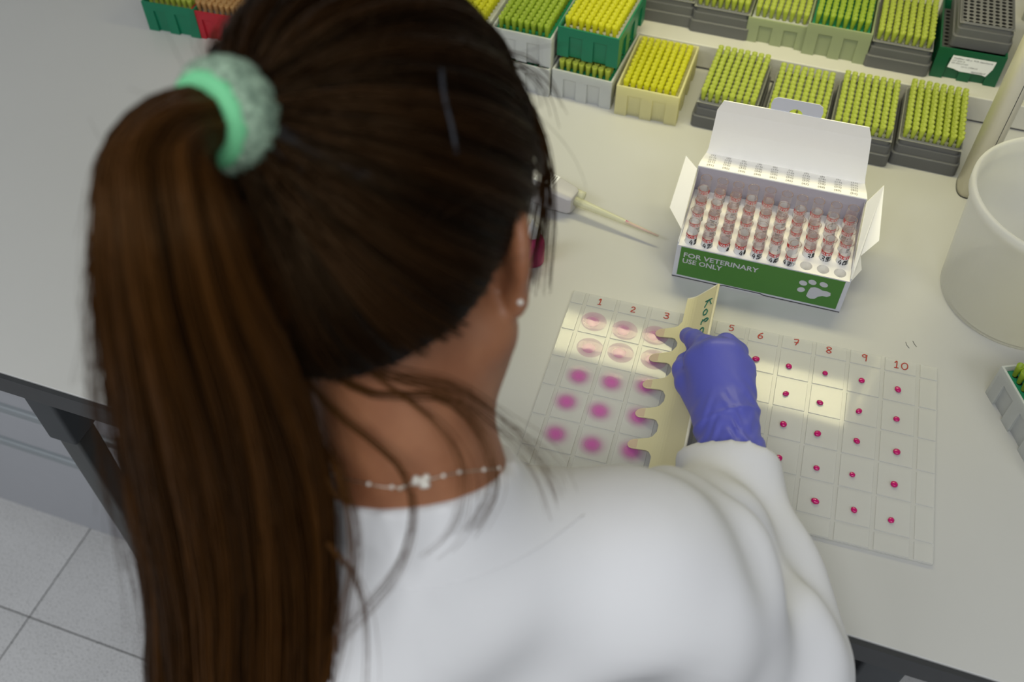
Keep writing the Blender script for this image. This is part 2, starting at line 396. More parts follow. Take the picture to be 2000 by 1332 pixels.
# bench
EY = 0.408
bench = empty('lab_bench', (0, EY, 0), 'white laboratory bench with dark front edge and dark legs', 'bench')
MB().box(-2.2, 0.004, TZ-0.028, 1.6, 1.08, TZ).build('worktop', 'white_laminate', bench, bevel=0.0012)
MB().box(-2.2, -0.0015, TZ-0.030, 1.6, 0.0035, TZ-0.0015).build('edge_band', 'dark_edge', bench)
MB().box(-2.1, 0.06, TZ-0.085, 1.5, 0.09, TZ-0.029).build('rail', 'dark_edge', bench)
for x in (-0.690, 0.205, 1.3):
    lg = MB().box(x-0.015, 0.012, 0.0, x+0.015, 0.044, TZ-0.086).build('leg', 'leg_metal', bench, bevel=0.004)
    MB().box(x-0.019, 0.006, TZ-0.125, x+0.019, 0.050, TZ-0.031).build('leg_cap', 'rubber', bench, bevel=0.004)
MB().box(-2.1, 0.95, 0.10, 1.5, 0.97, TZ-0.03).build('back_panel', 'dark_edge', bench)

# pedestal under the bench
ped = empty('drawer_pedestal', (-0.75, 0.53, 0), 'pale grey mobile drawer unit on castors under the bench', 'drawer unit')
MB().box(-0.46, 0.02, 0.064, 0.0, 0.55, 0.655).build('body', 'drawer_white', ped, bevel=0.003)
for z0, z1 in ((0.060, 0.288), (0.318, 0.398), (0.428, 0.508), (0.538, 0.64)):
    d = MB().box(-0.46, 0.0, z0, 0.0, 0.018, z1).build('drawer', 'drawer_white', ped, bevel=0.002)
    if z1 < 0.6:
        MB().box(-0.46, -0.004, z1+0.006, -0.012, 0.016, z1+0.024).build('grip_strip', 'drawer_strip', d, bevel=0.003)
        for q in range(3): MB().box(-0.06, -0.0048, z1+0.009+q*0.005, -0.013, -0.0042, z1+0.011+q*0.005).build('groove', 'rubber', d)
for x, y in ((-0.345, 0.05), (-0.05, 0.06), (-0.42, 0.48), (-0.05, 0.48)):
    c = empty('x', (0, 0, 0), None, None); bpy.data.objects.remove(c)
    w = MB()
    w.lathe([(0.012, -0.013), (0.0355, -0.013), (0.0375, -0.008), (0.0375, 0.008), (0.0355, 0.013), (0.012, 0.013)], 24)
    o = w.build('castor', 'rubber', ped, (x, y, 0.0378), 0, True); o.rotation_euler = (math.pi/2, 0, 0.0)
    h = MB().lathe([(0.002, -0.0145), (0.029, -0.0145), (0.029, 0.0145), (0.002, 0.0145)], 20, cap0=True, cap1=True).build('wheel_disc', 'wheel_grey', o)

# raised ledge behind the first row, post and shelf above
LZ = 0.038; LY = 1.176
led = empty('rack_ledge', (0, LY, TZ), 'low raised white ledge carrying the back row of tip racks', 'shelf')
MB().box(-0.30, 0, 0.003, 1.4, 0.26, LZ).build('ledge_board', 'ledge', led, bevel=0.0015)
MB().box(-0.30, 0.003, 0.0, 1.4, 0.255, 0.003).build('shadow_gap', 'dark_edge', led)  # dark strip under the board, its colour standing in for the shadow line
su = empty('bench_shelf_frame', (0.2310, 1.043, TZ), 'cream upright post with overhead shelf and tube light', 'shelf')
po = MB(); pf = []
for i in range(28):
    a = 2*math.pi*i/28; pf.append((0.0132*math.copysign(abs(math.cos(a))**0.75, math.cos(a)), 0.023*math.copysign(abs(math.sin(a))**0.75, math.sin(a))))
po.prism(pf, 0.0012, 0.50); po.build('post', 'post_cream', su, smooth=True).data.polygons[-1].use_smooth = False
MB().prism([(x*1.03, y*1.03) for x, y in pf], 0, 0.0012).build('foot', 'dark_edge', su)
MB().tube([(0.0036, -0.0226, 0.002), (0.0036, -0.0226, 0.5)], 0.00045, 5).build('seam', 'ink_black', su)
MB().box(-1.6, -0.06, 0.515, 1.0, 0.30, 0.54).build('shelf_board', 'lamp_white', su, bevel=0.002)
MB().box(-0.56, -0.05, 0.50, 0.01, 0.07, 0.515).build('light_housing', 'lamp_white', su, bevel=0.002)

# ------------------------------------------------------------------ tip racks
RWX, RWY = 0.083, 0.120       # footprint
def tip_mesh(mname, h=0.0165):
    b = MB(); b.lathe([(0.0022, 0), (0.0034, h*0.78), (0.0038, h), (0.0032, h), (0.0022, h*0.25)], 9, cap1=True)
    return b.mesh('pipette_tip', mname, True)
TIP = {k: tip_mesh(k) for k in ('tip_yellow', 'tip_bright', 'tip_green', 'tip_orange')}
def tray_mesh(mname, hr=0.0030):
    b = MB(); p = 0.0045
    for i in range(8):
        for j in range(12):
            cx, cy = (i-3.5)*0.009, (j-5.5)*0.009
            sq = [(p, 0), (p, p), (0, p), (-p, p), (-p, 0), (-p, -p), (0, -p), (p, -p)]
            oc = [(hr*math.cos(math.pi*k/4), hr*math.sin(math.pi*k/4)) for k in range(8)]
            vs = [(cx+x, cy+y, 0) for x, y in sq]+[(cx+x, cy+y, 0) for x, y in oc]+[(cx+x, cy+y, -0.006) for x, y in oc]
            fs = []
            for k in range(8):
                l = (k+1) % 8; fs += [(k, l, 8+l, 8+k)]
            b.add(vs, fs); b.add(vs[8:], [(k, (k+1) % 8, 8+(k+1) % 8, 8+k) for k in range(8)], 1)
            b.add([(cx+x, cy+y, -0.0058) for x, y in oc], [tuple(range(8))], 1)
    # rim round the hole field
    X, Y = 0.036, 0.054; X2, Y2 = RWX/2-0.0035, RWY/2-0.0035
    for q in (((-X2, -Y2), (X2, -Y2), (X, -Y), (-X, -Y)), ((X2, -Y2), (X2, Y2), (X, Y), (X, -Y)), ((X2, Y2), (-X2, Y2), (-X, Y), (X, Y)), ((-X2, Y2), (-X2, -Y2), (-X, -Y), (-X, Y))):
        b.add([(x, y, 0) for x, y in q], [(0, 1, 2, 3)])
    return b.mesh('tray', [mname, 'tray_hole_shade'])
TRAY = {k: tray_mesh(k) for k in ('rack_tray_grey', 'tray_green', 'frost_yellow', 'frost_white', 'rack_grey')}
TRAY['open_holes'] = tray_mesh('rack_tray_dark', 0.0034)
def rrect(hx, hy, r, n=4):
    o = []
    for sx, sy, a0 in ((1, 1, 0), (-1, 1, 90), (-1, -1, 180), (1, -1, 270)):
        for k in range(n+1):
            a = math.radians(a0+90*k/n); o.append((sx*(hx-r)+r*math.cos(a), sy*(hy-r)+r*math.sin(a)))
    return o
def grey_base_mesh(h, mname='rack_grey'):
    b = MB(); L = []
    for ins, z in ((0.0012, 0.0), (0.0, 0.0012), (0.0, 0.45*h), (0.0008, 0.47*h), (0.0022, 0.47*h+0.0003), (0.0026, 0.75*h), (0.0030, 0.77*h), (0.0046, 0.77*h+0.0003), (0.0048, h-0.001), (0.0056, h), (0.0075, h), (0.0075, h-0.0085)):
        L.append([(x, y, z) for x, y in rrect(RWX/2-ins, RWY/2-ins, 0.006)])
    b.loft(L, 0, True, True); return b.mesh('base', mname, False)
def shell_mesh(h, mname, lip=0.004, notch=True, draft=0.0015):
    # tapered box with a rim, an outer skin of proud panels and pockets open at the bottom
    b = MB(); hx, hy = RWX/2, RWY/2; t = 0.0022; i = 0.0018
    def ring(e, z): return [(sx*(hx-e), sy*(hy-e), z) for sx, sy in ((-1, -1), (1, -1), (1, 1), (-1, 1))]
    b.loft([ring(i+draft, 0.0), ring(i, h*0.7), ring(0, h*0.72), ring(0, h), ring(t, h), ring(t+0.0005, h*0.72), ring(t+i+0.001, 0.004)], 0, True, True)
    def panel(a0, a1, side):
        z0, z1 = -0.0, h*0.721
        if side in 'fb':
            s = -1 if side == 'f' else 1
            b.box(a0, min(s*hy, s*(hy-i-draft)), 0.0, a1, max(s*hy, s*(hy-i-draft)), z1)
        else:
            s = -1 if side == 'l' else 1
            b.box(min(s*hx, s*(hx-i-draft)), a0, 0.0, max(s*hx, s*(hx-i-draft)), a1, z1)
    for s in 'fb':
        for a0, a1 in ((-hx, -hx*0.62), (-hx*0.18, hx*0.18), (hx*0.62, hx)): panel(a0, a1, s)
    for s in 'lr':
        for a0, a1 in ((-hy+i+draft+0.0002, -hy*0.74), (-hy*0.42, -hy*0.18), (hy*0.18, hy*0.42), (hy*0.74, hy-i-draft-0.0002)): panel(a0, a1, s)
    return b.mesh('base', mname)
STUFF = []        # the tips past the limit: (matrix, tip kind)
NT = [0]
def rack(loc, rz, kind, label, tips=None, tray='rack_tray_grey', h=0.038, base='rack_grey', individual=None, group='tip racks', drop=0.0, tz=None, skip=()):
    r = empty('tip_rack', loc, label, 'tip rack', group, rz)
    if kind == 'grey':
        obj('base', grey_base_mesh(h, base), r); zt = h-0.0012
    else:
        obj('base', shell_mesh(h, base), r); zt = h-drop
    t = obj('tray', TRAY[tray], r, (0, 0, zt))
    if kind != 'grey': t.scale = (0.985, 0.985, 1)
    if tips:
        Mx = Matrix.Translation(loc) @ Matrix.Rotation(rz, 4, 'Z')
        for i in range(8):
            for j in range(12):
                if (i, j) in skip: continue
                p = Mx @ Vector(((i-3.5)*0.009, (j-5.5)*0.009, zt+0.0002))
                rr = random.uniform(0, 6.28); tx, ty = random.gauss(0, 0.012), random.gauss(0, 0.012)
                if individual and NT[0] < 300:
                    o = obj('pipette_tip', TIP[tips], None, p); o.rotation_euler = (tx, ty, rr); NT[0] += 1
                    tag(o, individual[0], 'pipette tip', individual[1])
                else: STUFF.append((Matrix.Translation(p) @ Matrix.Rotation(tx, 4, 'X') @ Matrix.Rotation(ty, 4, 'Y'), tips))
    return r
def at_tip(u, v, i, j, z, rz):      # rack centre from the pixel of one tip top
    p = P(u, v, z); d = Vector(((i-3.5)*0.009, (j-5.5)*0.009, 0)); d.rotate(Matrix.Rotation(rz, 3, 'Z'))
    return Vector((p.x-d.x, p.y-d.y, TZ))
def at_corner(u, v, z, rz=0.0, off=0.0):       # rack centre from the pixel of its front left bottom corner
    p = P(u, v, z); d = Vector((-RWX/2-off, -RWY/2, 0)); d.rotate(Matrix.Rotation(rz, 3, 'Z'))
    return Vector((p.x-d.x, p.y-d.y, TZ+z))
ZTIP = 0.0535
rack(at_tip(1774.3, 245.6, 0, 0, ZTIP, -0.008), -0.008, 'grey', 'dark grey tip rack full of yellow tips right beside the cream post', 'tip_yellow', individual=('yellow pipette tip in the grey rack right beside the cream post', 'tips in the rack by the post'))
rack(at_tip(1657.4, 139.8, 0, 11, ZTIP, -0.004), -0.004, 'grey', 'dark grey tip rack half behind the right of the carton lid', 'tip_yellow', individual=('yellow pipette tip in the grey rack half behind the right of the carton lid', 'tips in the rack behind the lid'))
rack(at_tip(1376.4, 173.3, 0, 0, ZTIP, -0.016), -0.016, 'grey', 'dark grey tip rack standing next to the yellow frosted rack', 'tip_yellow', individual=('yellow pipette tip in the grey rack next to the yellow frosted rack', 'tips in the rack by the frosted rack'))
rack(at_tip(1532, 125, 0, 11, ZTIP, -0.006), -0.006, 'grey', 'dark grey tip rack hidden below by the raised carton flap with thumb notch', 'tip_yellow', individual=('yellow pipette tip in the grey rack behind the carton flap with thumb notch', 'tips in the rack behind the flap'))
# back row on the ledge
def back(u, v, **k): return at_corner(u, v, LZ, **k)
rack(back(1240, 36), 0.0, 'grey', 'dark grey tip rack on the ledge behind the green rack stack', 'tip_yellow')
rack(back(1343, 60), 0.0, 'grey', 'dark grey tip rack on the ledge beside the pale green frosted rack', 'tip_yellow')
rack(back(1453, 79), 0.0, 'shell', 'pale green frosted tip rack on the ledge with sheer front', 'tip_yellow', tray='frost_white', base='frost_green', h=0.036, drop=0.002)
rack(back(1564, 104), 0.0, 'shell', 'frosted olive rack with bright green tray on the ledge', 'tip_green', tray='tray_green', base='frost_green', h=0.046, drop=0.004)
rack(back(1683, 129), 0.0, 'grey', 'dark grey tip rack on the ledge beside the dark green rack', 'tip_yellow')
g5 = back(1812, 147)
rack(g5, 0.02, 'shell', 'dark green rack with white printed label on the ledge', None, tray='rack_grey', base='rack_dark_green', h=0.044, drop=0.012)
g6 = rack(g5+Vector((0.006, 0.006, 0.0405)), 0.02, 'grey', 'grey empty rack with open holes set into the dark green rack', None, tray='open_holes', h=0.034)
g6.scale = (0.88, 0.92, 1)
# label on the green rack
lb = MB(); lp = [(-0.028, -0.001), (-0.026, 0.017), (0.027, 0.017), (0.026, 0.006), (0.021, -0.006), (0.016, -0.0045), (-0.012, -0.0045), (-0.020, -0.002)]
lb.prism(lp, 0, 0.0003)
def on_front(o, x, z, y=-RWY/2-0.0004):   # lay a flat XY mesh on the front face
    o.location = (x, y, z); o.rotation_euler = (math.pi/2, 0, 0)
GR = [o for o in COL.objects if o.get('label') == 'dark green rack with white printed label on the ledge'][0]
lo = lb.build('printed_label', 'label_white', GR); on_front(lo, 0.004, 0.019)
for k, (tx, sz, px_, pz) in enumerate((('Dualfilter 100 µl  PCR clean/sterile', 0.0034, -0.024, 0.0125), ('LOT 2020-10', 0.0028, -0.025, 0.009), ('REF 0030 077.547', 0.0028, -0.025, 0.0055), ('Lot no. J190841M', 0.0028, -0.012, 0.002), ('eppendorf', 0.0042, 0.002, -0.0035))):
    t = obj('print', text_mesh(tx, sz, 'ink_black'), lo); t.location = (px_, pz, 0.0004)
# middle stacks
HS = 0.043
def S_(u, v, rz=0.0): return at_corner(u, v, 0.0, rz)
s1 = S_(961, 166); s2 = S_(1078, 188, -0.03); s3 = S_(1199, 222, 0.0)
s2r = -0.05
rack(s1, -0.02, 'shell', 'white frosted rack underneath, below the white rack with green tips', 'tip_green', tray='tray_green', base='frost_white', h=HS, drop=0.006, skip={(i, j) for i in range(8) for j in range(12)})
rack(s1+Vector((0.0, 0.004, HS+0.0005)), -0.02, 'shell', 'white frosted rack of green tips stacked upon another, next to the dark hair', 'tip_green', tray='tray_green', base='frost_white', h=HS, drop=0.004)
rack(s2, s2r, 'shell', 'grey frosted rack with pockets underneath the green rack', 'tip_yellow', tray='tray_green', base='frost_white', h=HS, drop=0.006, skip={(i, j) for i in range(8) for j in range(3, 12)})
rack(s2+Vector((0.002, 0.012, HS+0.014)), s2r, 'shell', 'bright green rack full of yellow tips stacked on a frosted rack', 'tip_bright', tray='frost_white', base='rack_green', h=HS, drop=0.006)
rack(s3, 0.0, 'shell', 'yellow frosted rack packed with bright yellow tips', 'tip_bright', tray='frost_yellow', base='frost_yellow', h=HS+0.002, drop=0.012)
s0 = s1+Vector((-0.088, 0.004, 0))
rack(s0, -0.02, 'shell', 'white frosted rack at the bottom, mostly hidden behind the hair', None, tray='frost_white', base='frost_white', h=HS, drop=0.006)
rack(s0+Vector((0, 0.003, HS+0.0005)), -0.02, 'shell', 'white frosted rack with bright yellow tips peeking over the hair', 'tip_bright', tray='frost_white', base='frost_white', h=HS, drop=0.004)
# left pair
l1 = at_corner(293, 58, 0.0, 0.05); rack(l1, 0.05, 'shell', 'green rack of yellow tips standing beside the red rack', 'tip_yellow', tray='frost_yellow', base='rack_green', h=0.046, drop=0.008)
l2 = at_corner(380, 72, 0.0, 0.05); rack(l2+Vector((0.0045, 0, 0)), 0.05, 'shell', 'red rack of pale orange tips', 'tip_orange', tray='rack_tray_grey', base='rack_red', h=0.044, drop=0.006)
# the rack by the right edge, turned
q = P(1924, 766); rzr = math.radians(-36)
dv = Vector((-RWX/2, RWY/2, 0)); 
rz_r = math.radians(27); dv.rotate(Matrix.Rotation(rz_r, 3, 'Z'))
rack(Vector((q.x-dv.x, q.y-dv.y, TZ)), rz_r, 'shell', 'pale frosted rack with green tray standing alone in front of the bucket', 'tip_green', tray='tray_green', base='frost_white', h=0.044, drop=0.004)
# yellow box beyond the post and a white bag of tips
o = MB().box(-0.045, 0, 0, 0.045, 0.12, 0.035).box(-0.046, -0.001, 0.028, 0.046, 0.121, 0.036).build('tip_rack_box', 'frost_yellow', None, P(2010, 190, LZ)+Vector((0.035, 0, 0)), 0, bevel=0.003)
o.data.materials[0] = mat('box_mustard', (0.34, 0.31, 0.02), 0.4, noise=0.05); tag(o, 'mustard yellow box on the ledge beyond the cream post', 'box')
o = MB(); 
for k in range(5): o.tube([(0.009*k, -0.002*k, 0), (0.009*k, 0.004, 0.05), (0.008*k, 0.012, 0.085)], [0.006, 0.0065, 0.004], 10)
o = o.build('tip_bag', 'bag_white', None, P(1985, 58, LZ)+Vector((0.012, 0.03, 0.0)), smooth=True); tag(o, 'white ribbed plastic refill beside the empty grey rack', 'refill')
# all other tips in one mesh per the limit
if STUFF:
    kinds = list(TIP); data = {}
    for k in kinds:
        me = TIP[k]; data[k] = (np.array([v.co for v in me.vertices]), [tuple(p.vertices) for p in me.polygons])
    b = MB()
    for Mx, k in STUFF:
        V, F = data[k]; A = np.array(Mx); VV = V@A[:3, :3].T+A[:3, 3]
        b.add(VV.tolist(), F, kinds.index(k))
    o = b.build('pipette_tips', kinds, None, smooth=True); tag(o, 'rows of yellow and green pipette tips filling the remaining racks', 'pipette tips', kind='stuff')

# ------------------------------------------------------------------ carton of tubes
BR = math.radians(19.3)-0.3105                      # carton yaw
BL = P(1312, 537.4); BWD, BDP, BH = 0.187, 0.098, 0.0485
cart = empty('tube_carton', BL, 'white carton with green front panel holding blood tubes, lid open', 'box', rz=BR)
c = MB(); t = 0.0012
c.box(0, 0, 0, BWD, t, BH-0.001).box(0, BDP-t, 0, BWD, BDP, 0.082).box(0, t, 0, t, BDP-t, BH+0.004).box(BWD-t, t, 0, BWD, BDP-t, BH+0.004).box(t, t, 0, BWD-t, BDP-t, 0.0012)
c.build('carton_body', 'carton_edge', cart)
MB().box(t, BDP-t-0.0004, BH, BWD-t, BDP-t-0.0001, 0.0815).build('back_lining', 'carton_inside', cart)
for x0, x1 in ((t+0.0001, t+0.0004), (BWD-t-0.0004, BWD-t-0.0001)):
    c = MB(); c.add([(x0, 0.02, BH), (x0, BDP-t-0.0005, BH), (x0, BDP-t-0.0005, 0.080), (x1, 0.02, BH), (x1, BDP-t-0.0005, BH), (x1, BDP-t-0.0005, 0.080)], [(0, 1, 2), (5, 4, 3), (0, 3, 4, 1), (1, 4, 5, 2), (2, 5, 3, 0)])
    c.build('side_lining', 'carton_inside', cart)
# tray with holes
PX, PY, X0, Y0 = 0.0180, 0.0188, 0.0128, 0.0105
tr = MB(); n = 16; hr = 0.0066
for i in range(10):
    for j in range(5):
        cx, cy = X0+i*PX, Y0+j*PY; hx, hy = PX/2, PY/2
        oc = [(hr*math.cos(2*math.pi*k/n), hr*math.sin(2*math.pi*k/n)) for k in range(n)]
        sq = []
        for x, y in oc:
            m_ = max(abs(x)/hx, abs(y)/hy); sq.append((x/m_, y/m_))
        for k in (2, 6, 10, 14): sq[k] = (math.copysign(hx, oc[k][0]), math.copysign(hy, oc[k][1]))
        vs = [(cx+x, cy+y, 0) for x, y in sq]+[(cx+x, cy+y, 0) for x, y in oc]+[(cx+x, cy+y, -0.012) for x, y in oc]
        fs = []
        for k in range(n): l = (k+1) % n; fs += [(k, l, n+l, n+k), (n+k, n+l, 2*n+l, 2*n+k)]
        tr.add(vs, fs); tr.add([(cx+x, cy+y, -0.0119) for x, y in oc], [tuple(range(n))], 1)
xa, xb, ya, yb = X0-PX/2, X0+9.5*PX, Y0-PY/2, Y0+4.5*PY
for q in (((0.0005, 0.0003), (BWD-0.0005, 0.0003), (xb, ya), (xa, ya)), ((BWD-0.0005, 0.0003), (BWD-0.0005, BDP-0.002), (xb, yb), (xb, ya)), ((BWD-0.0005, BDP-0.002), (0.0005, BDP-0.002), (xa, yb), (xb, yb)), ((0.0005, BDP-0.002), (0.0005, 0.0003), (xa, ya), (xa, yb))):
    tr.add([(x, y, 0) for x, y in q], [(0, 1, 2, 3)])
tr.build('tube_tray', ['carton_white', 'hole_grey'], cart, (0, 0, BH))
# front print
MB().box(0.005, -0.0004, 0.004, BWD-0.005, -0.00005, BH-0.001).build('green_panel', 'print_green', cart)
for tx, z in (('FOR VETERINARY', 0.0335), ('USE ONLY', 0.0243)):
    o = obj('lettering', text_mesh(tx, 0.0098, 'print_grey', bold=0.0002), cart, (0.0085, -0.0006, z)); o.rotation_euler = (math.pi/2, 0, 0); o.scale = (1.0, 1, 1)
    w = max(v.co.x for v in o.data.vertices); o.scale.x = (0.083 if 'VET' in tx else 0.0445)/w
pw = MB()
def ell(cx, cz, a, b_, rot=0, n=18):
    return [(cx+a*math.cos(2*math.pi*k/n)*math.cos(rot)-b_*math.sin(2*math.pi*k/n)*math.sin(rot), cz+a*math.cos(2*math.pi*k/n)*math.sin(rot)+b_*math.sin(2*math.pi*k/n)*math.cos(rot)) for k in range(n)]
for e in (ell(0.1405, 0.0225, 0.0042, 0.0036, 0.5), ell(0.1405, 0.0330, 0.0044, 0.0036, -0.3), ell(0.1495, 0.0370, 0.0044, 0.0035, -0.3), ell(0.1615, 0.0370, 0.0046, 0.0034, -0.3)):
    pw.prism(e, 0, 0.0002)
pad = [(0.1500, 0.0130), (0.1530, 0.0120), (0.1570, 0.0130), (0.1600, 0.0175), (0.1640, 0.0200), (0.1690, 0.0200), (0.1720, 0.0230), (0.1712, 0.0270), (0.1670, 0.0282), (0.1620, 0.0280), (0.1580, 0.0300), (0.1535, 0.0305), (0.1495, 0.0285), (0.1485, 0.0240), (0.1480, 0.0190), (0.1478, 0.0150)]
pw.prism(pad, 0, 0.0002)
o = pw.build('paw_print', 'print_grey', cart, (0, -0.0005, 0)); o.rotation_euler = (math.pi/2, 0, 0)
MB().tube([(0, -0.0005, 0.0008), (0.055, -0.0005, 0.0008), (0.058, -0.0005, 0.0022), (0.10, -0.0005, 0.0022), (0.104, -0.0005, 0.0008), (BWD, -0.0005, 0.0008)], 0.0005, 5).build('bottom_seam', 'ink_black', cart)
# lid: number strip falling back, then the upright panel
lid = MB(); th = 0.0011
prof = [(0.0975, 0.0825), (0.108, 0.0812), (0.1335, 0.0735), (0.1342, 0.0800), (0.1372, 0.105), (0.1388, 0.130), (0.1386, 0.1445)]
xs = [(0.001, BWD-0.001)]*2+[(0.004, BWD-0.003), (0.0055, BWD-0.0045), (0.006, BWD-0.008), (0.0065, BWD-0.012), (0.012, BWD-0.018)]
xs[0] = (0.0, BWD)
for k in range(len(prof)-1):
    (y0, z0), (y1, z1) = prof[k], prof[k+1]; (a0, a1), (b0, b1) = xs[k], xs[k+1]
    d = Vector((0, y1-y0, z1-z0)).normalized(); nn = Vector((0, -d.z, d.y))*th
    vs = [(a0, y0, z0), (a1, y0, z0), (b1, y1, z1), (b0, y1, z1)]; vs += [(x, y-nn.y, z-nn.z) for x, y, z in vs]
    lid.add(vs, [(0, 1, 2, 3), (7, 6, 5, 4), (0, 4, 5, 1), (1, 5, 6, 2), (2, 6, 7, 3), (3, 7, 4, 0)])
L_ = lid.build('lid', 'carton_white', cart)
tb = [(-0.027, 0), (0.027, 0), (0.028, 0.008), (0.0262, 0.0145), (0.022, 0.017), (-0.022, 0.017), (-0.0262, 0.0145), (-0.028, 0.008)]
# tuck tab with a half round thumb notch
nb = [(-0.027, 0)]+[(-0.0075*math.cos(math.pi*k/8), 0.0065*math.sin(math.pi*k/8)) for k in range(9)]+[(0.027, 0), (0.028, 0.008), (0.0262, 0.0145), (0.022, 0.017), (-0.022, 0.017), (-0.0262, 0.0145), (-0.028, 0.008)]
o = MB().prism(nb, 0, 0.0008).build('tuck_tab', 'carton_edge', cart, (0.0905, 0.1402, 0.1430)); o.rotation_euler = (math.radians(86), 0, 0)
num = MB()
for r in range(5):
    yy = 0.1005+(4-r)*0.0066; zz = None
    for i in range(10):
        me = text_mesh('(%d)' % (r*10+i+1), 0.0052, 'print_faint', align='CENTER', res=1)
        tpos = (yy-0.108)/(0.1335-0.108); zz = 0.0812-0.0077*tpos if tpos > 0 else 0.0812+(0.108-yy)*0.124
        Rr = Matrix.Rotation(math.atan2(-0.0077, 0.0255) if tpos > 0 else -0.124, 4, 'X')
        for_p = Matrix.Translation((0.013+i*0.0177, yy, zz+0.0006)) @ Rr
        k = len(num.v); num.v += [tuple(for_p @ v.co) for v in me.vertices]; num.f += [tuple(x+k for x in p.vertices) for p in me.polygons]; num.m += [0]*len(me.polygons)
        bpy.data.meshes.remove(me)
o = num.build('lid_numbers', 'print_faint', L_); o['kind'] = 'stuff'
# side flaps
def flap(name, pts):
    vs = [Vector(p) for p in pts]; nn = (vs[1]-vs[0]).cross(vs[2]-vs[0]).normalized()*0.0009
    n_ = len(vs); MB().add(vs+[v+nn for v in vs], [tuple(range(n_)), tuple(range(2*n_-1, n_-1, -1))]+[(i, i+n_, (i+1) % n_+n_, (i+1) % n_) for i in range(n_)]).build(name, 'carton_white', cart)
def loc_(u, v, z):
    p = P(u, v, z)-BL; p.rotate(Matrix.Rotation(-BR, 3, 'Z')); return (p.x, p.y, z)
flap('side_flap', [(-0.0006, 0.094, 0.0805), (-0.0006, 0.022, 0.0525), loc_(1308, 405, 0.052), loc_(1340, 304, 0.078)])
flap('side_flap', [(BWD+0.0006, 0.094, 0.0815), loc_(1727, 362, 0.080), loc_(1717, 470, 0.052), loc_(1681, 500, 0.044), loc_(1683, 527, 0.036), (BWD+0.0006, 0.004, 0.046), (BWD+0.0006, 0.022, 0.0525)])

# ------------------------------------------------------------------ strokes for handwriting
GL = {'1': [[(0.25, 0.75), (0.55, 1), (0.5, 0)], [(0.2, 0), (0.8, 0.03)]],
 '2': [[(0.1, 0.8), (0.3, 1), (0.65, 0.95), (0.7, 0.65), (0.1, 0.02), (0.9, 0.05)]],
 '3': [[(0.1, 0.95), (0.7, 1), (0.75, 0.7), (0.3, 0.55), (0.8, 0.4), (0.75, 0.08), (0.3, 0), (0.05, 0.15)]],
 '4': [[(0.5, 1), (0.05, 0.4), (0.85, 0.42)], [(0.65, 0.75), (0.6, 0)]],
 '5': [[(0.85, 1), (0.25, 0.97), (0.2, 0.6), (0.65, 0.62), (0.8, 0.3), (0.5, 0), (0.1, 0.08)]],
 '6': [[(0.75, 1), (0.3, 0.7), (0.1, 0.25), (0.35, 0), (0.75, 0.2), (0.65, 0.5), (0.2, 0.4)]],
 '7': [[(0.1, 0.95), (0.85, 1), (0.45, 0)], [(0.2, 0.45), (0.85, 0.5)]],
 '8': [[(0.5, 0.52), (0.15, 0.8), (0.5, 1), (0.85, 0.8), (0.5, 0.52), (0.15, 0.22), (0.5, 0), (0.85, 0.22), (0.5, 0.52)]],
 '9': [[(0.75, 0.75), (0.5, 1), (0.15, 0.8), (0.35, 0.55), (0.75, 0.72), (0.75, 0.95), (0.7, 0)]],
 '0': [[(0.5, 1), (0.1, 0.7), (0.15, 0.15), (0.55, 0), (0.9, 0.35), (0.85, 0.85), (0.5, 1)]],
 'K': [[(0.2, 1), (0.15, 0)], [(0.9, 1), (0.2, 0.5), (0.9, 0)]], 'o': [[(0.5, 0.65), (0.15, 0.4), (0.3, 0.02), (0.75, 0.1), (0.8, 0.5), (0.5, 0.65)]],
 'l': [[(0.2, 0.1), (0.65, 0.7), (0.5, 1), (0.3, 0.8), (0.4, 0.1), (0.75, 0.02)]], 'a': [[(0.8, 0.6), (0.3, 0.6), (0.15, 0.2), (0.5, 0), (0.8, 0.45), (0.85, 0.02)]],
 'k': [[(0.2, 1), (0.2, 0)], [(0.9, 0.7), (0.2, 0.35), (0.9, 0)]]}
def spline(pts, n=5):
    pts = [np.array(p, float) for p in pts]
    if len(pts) < 3: return pts
    q = [2*pts[0]-pts[1]]+pts+[2*pts[-1]-pts[-2]]; out = []
    for i in range(1, len(q)-2):
        for k in range(n):
            t = k/n; a, b, c_, d = q[i-1], q[i], q[i+1], q[i+2]
            out.append(0.5*((2*b)+(c_-a)*t+(2*a-5*b+4*c_-d)*t*t+(3*b-a-3*c_+d)*t**3))
    out.append(pts[-1]); return out
def glyphs(txt, h, w, mapf, r):
    b = MB(); x = 0
    for ch in txt:
        for st in GL[ch]: b.tube([mapf(x+p[0]*w, p[1]*h) for p in spline(st, 4)], r, 4)
        x += w*1.15
    return b

# ------------------------------------------------------------------ tubes
TR, TH, TB = 0.0061, 0.0745, 0.0022      # radius, top above bench, bottom
ZB = TB-BH                                # tube bottom relative to the tray top
tg = MB(); hh = 0.0280
tg.lathe([(0.0030, ZB), (TR-0.0006, ZB+0.002), (TR, ZB+0.006), (TR, hh-0.0006), (TR-0.0002, hh)], 20, cap0=True)
tube_me = tg.mesh('glass_body', 'tube_glass', True)
rg = MB().lathe([(TR-0.0003, hh-0.0004), (TR+0.00025, hh), (TR-0.0003, hh+0.0005), (TR-0.0009, hh)], 20); rg.loft([rg.v[60:80], rg.v[0:20]], 0, False, False)
rim_me = rg.mesh('rim', 'tube_rim', True)
RL = TR+0.00012
def band(z0, z1, a0, a1, r, n=18): 
    b = MB(); vs = [(r*math.cos(a0+(a1-a0)*k/n), r*math.sin(a0+(a1-a0)*k/n), z) for z in (z0, z1) for k in range(n+1)]
    return b.add(vs, [(k, k+1, n+2+k, n+1+k) for k in range(n)])
LT = 0.0125                               # label top above the tray
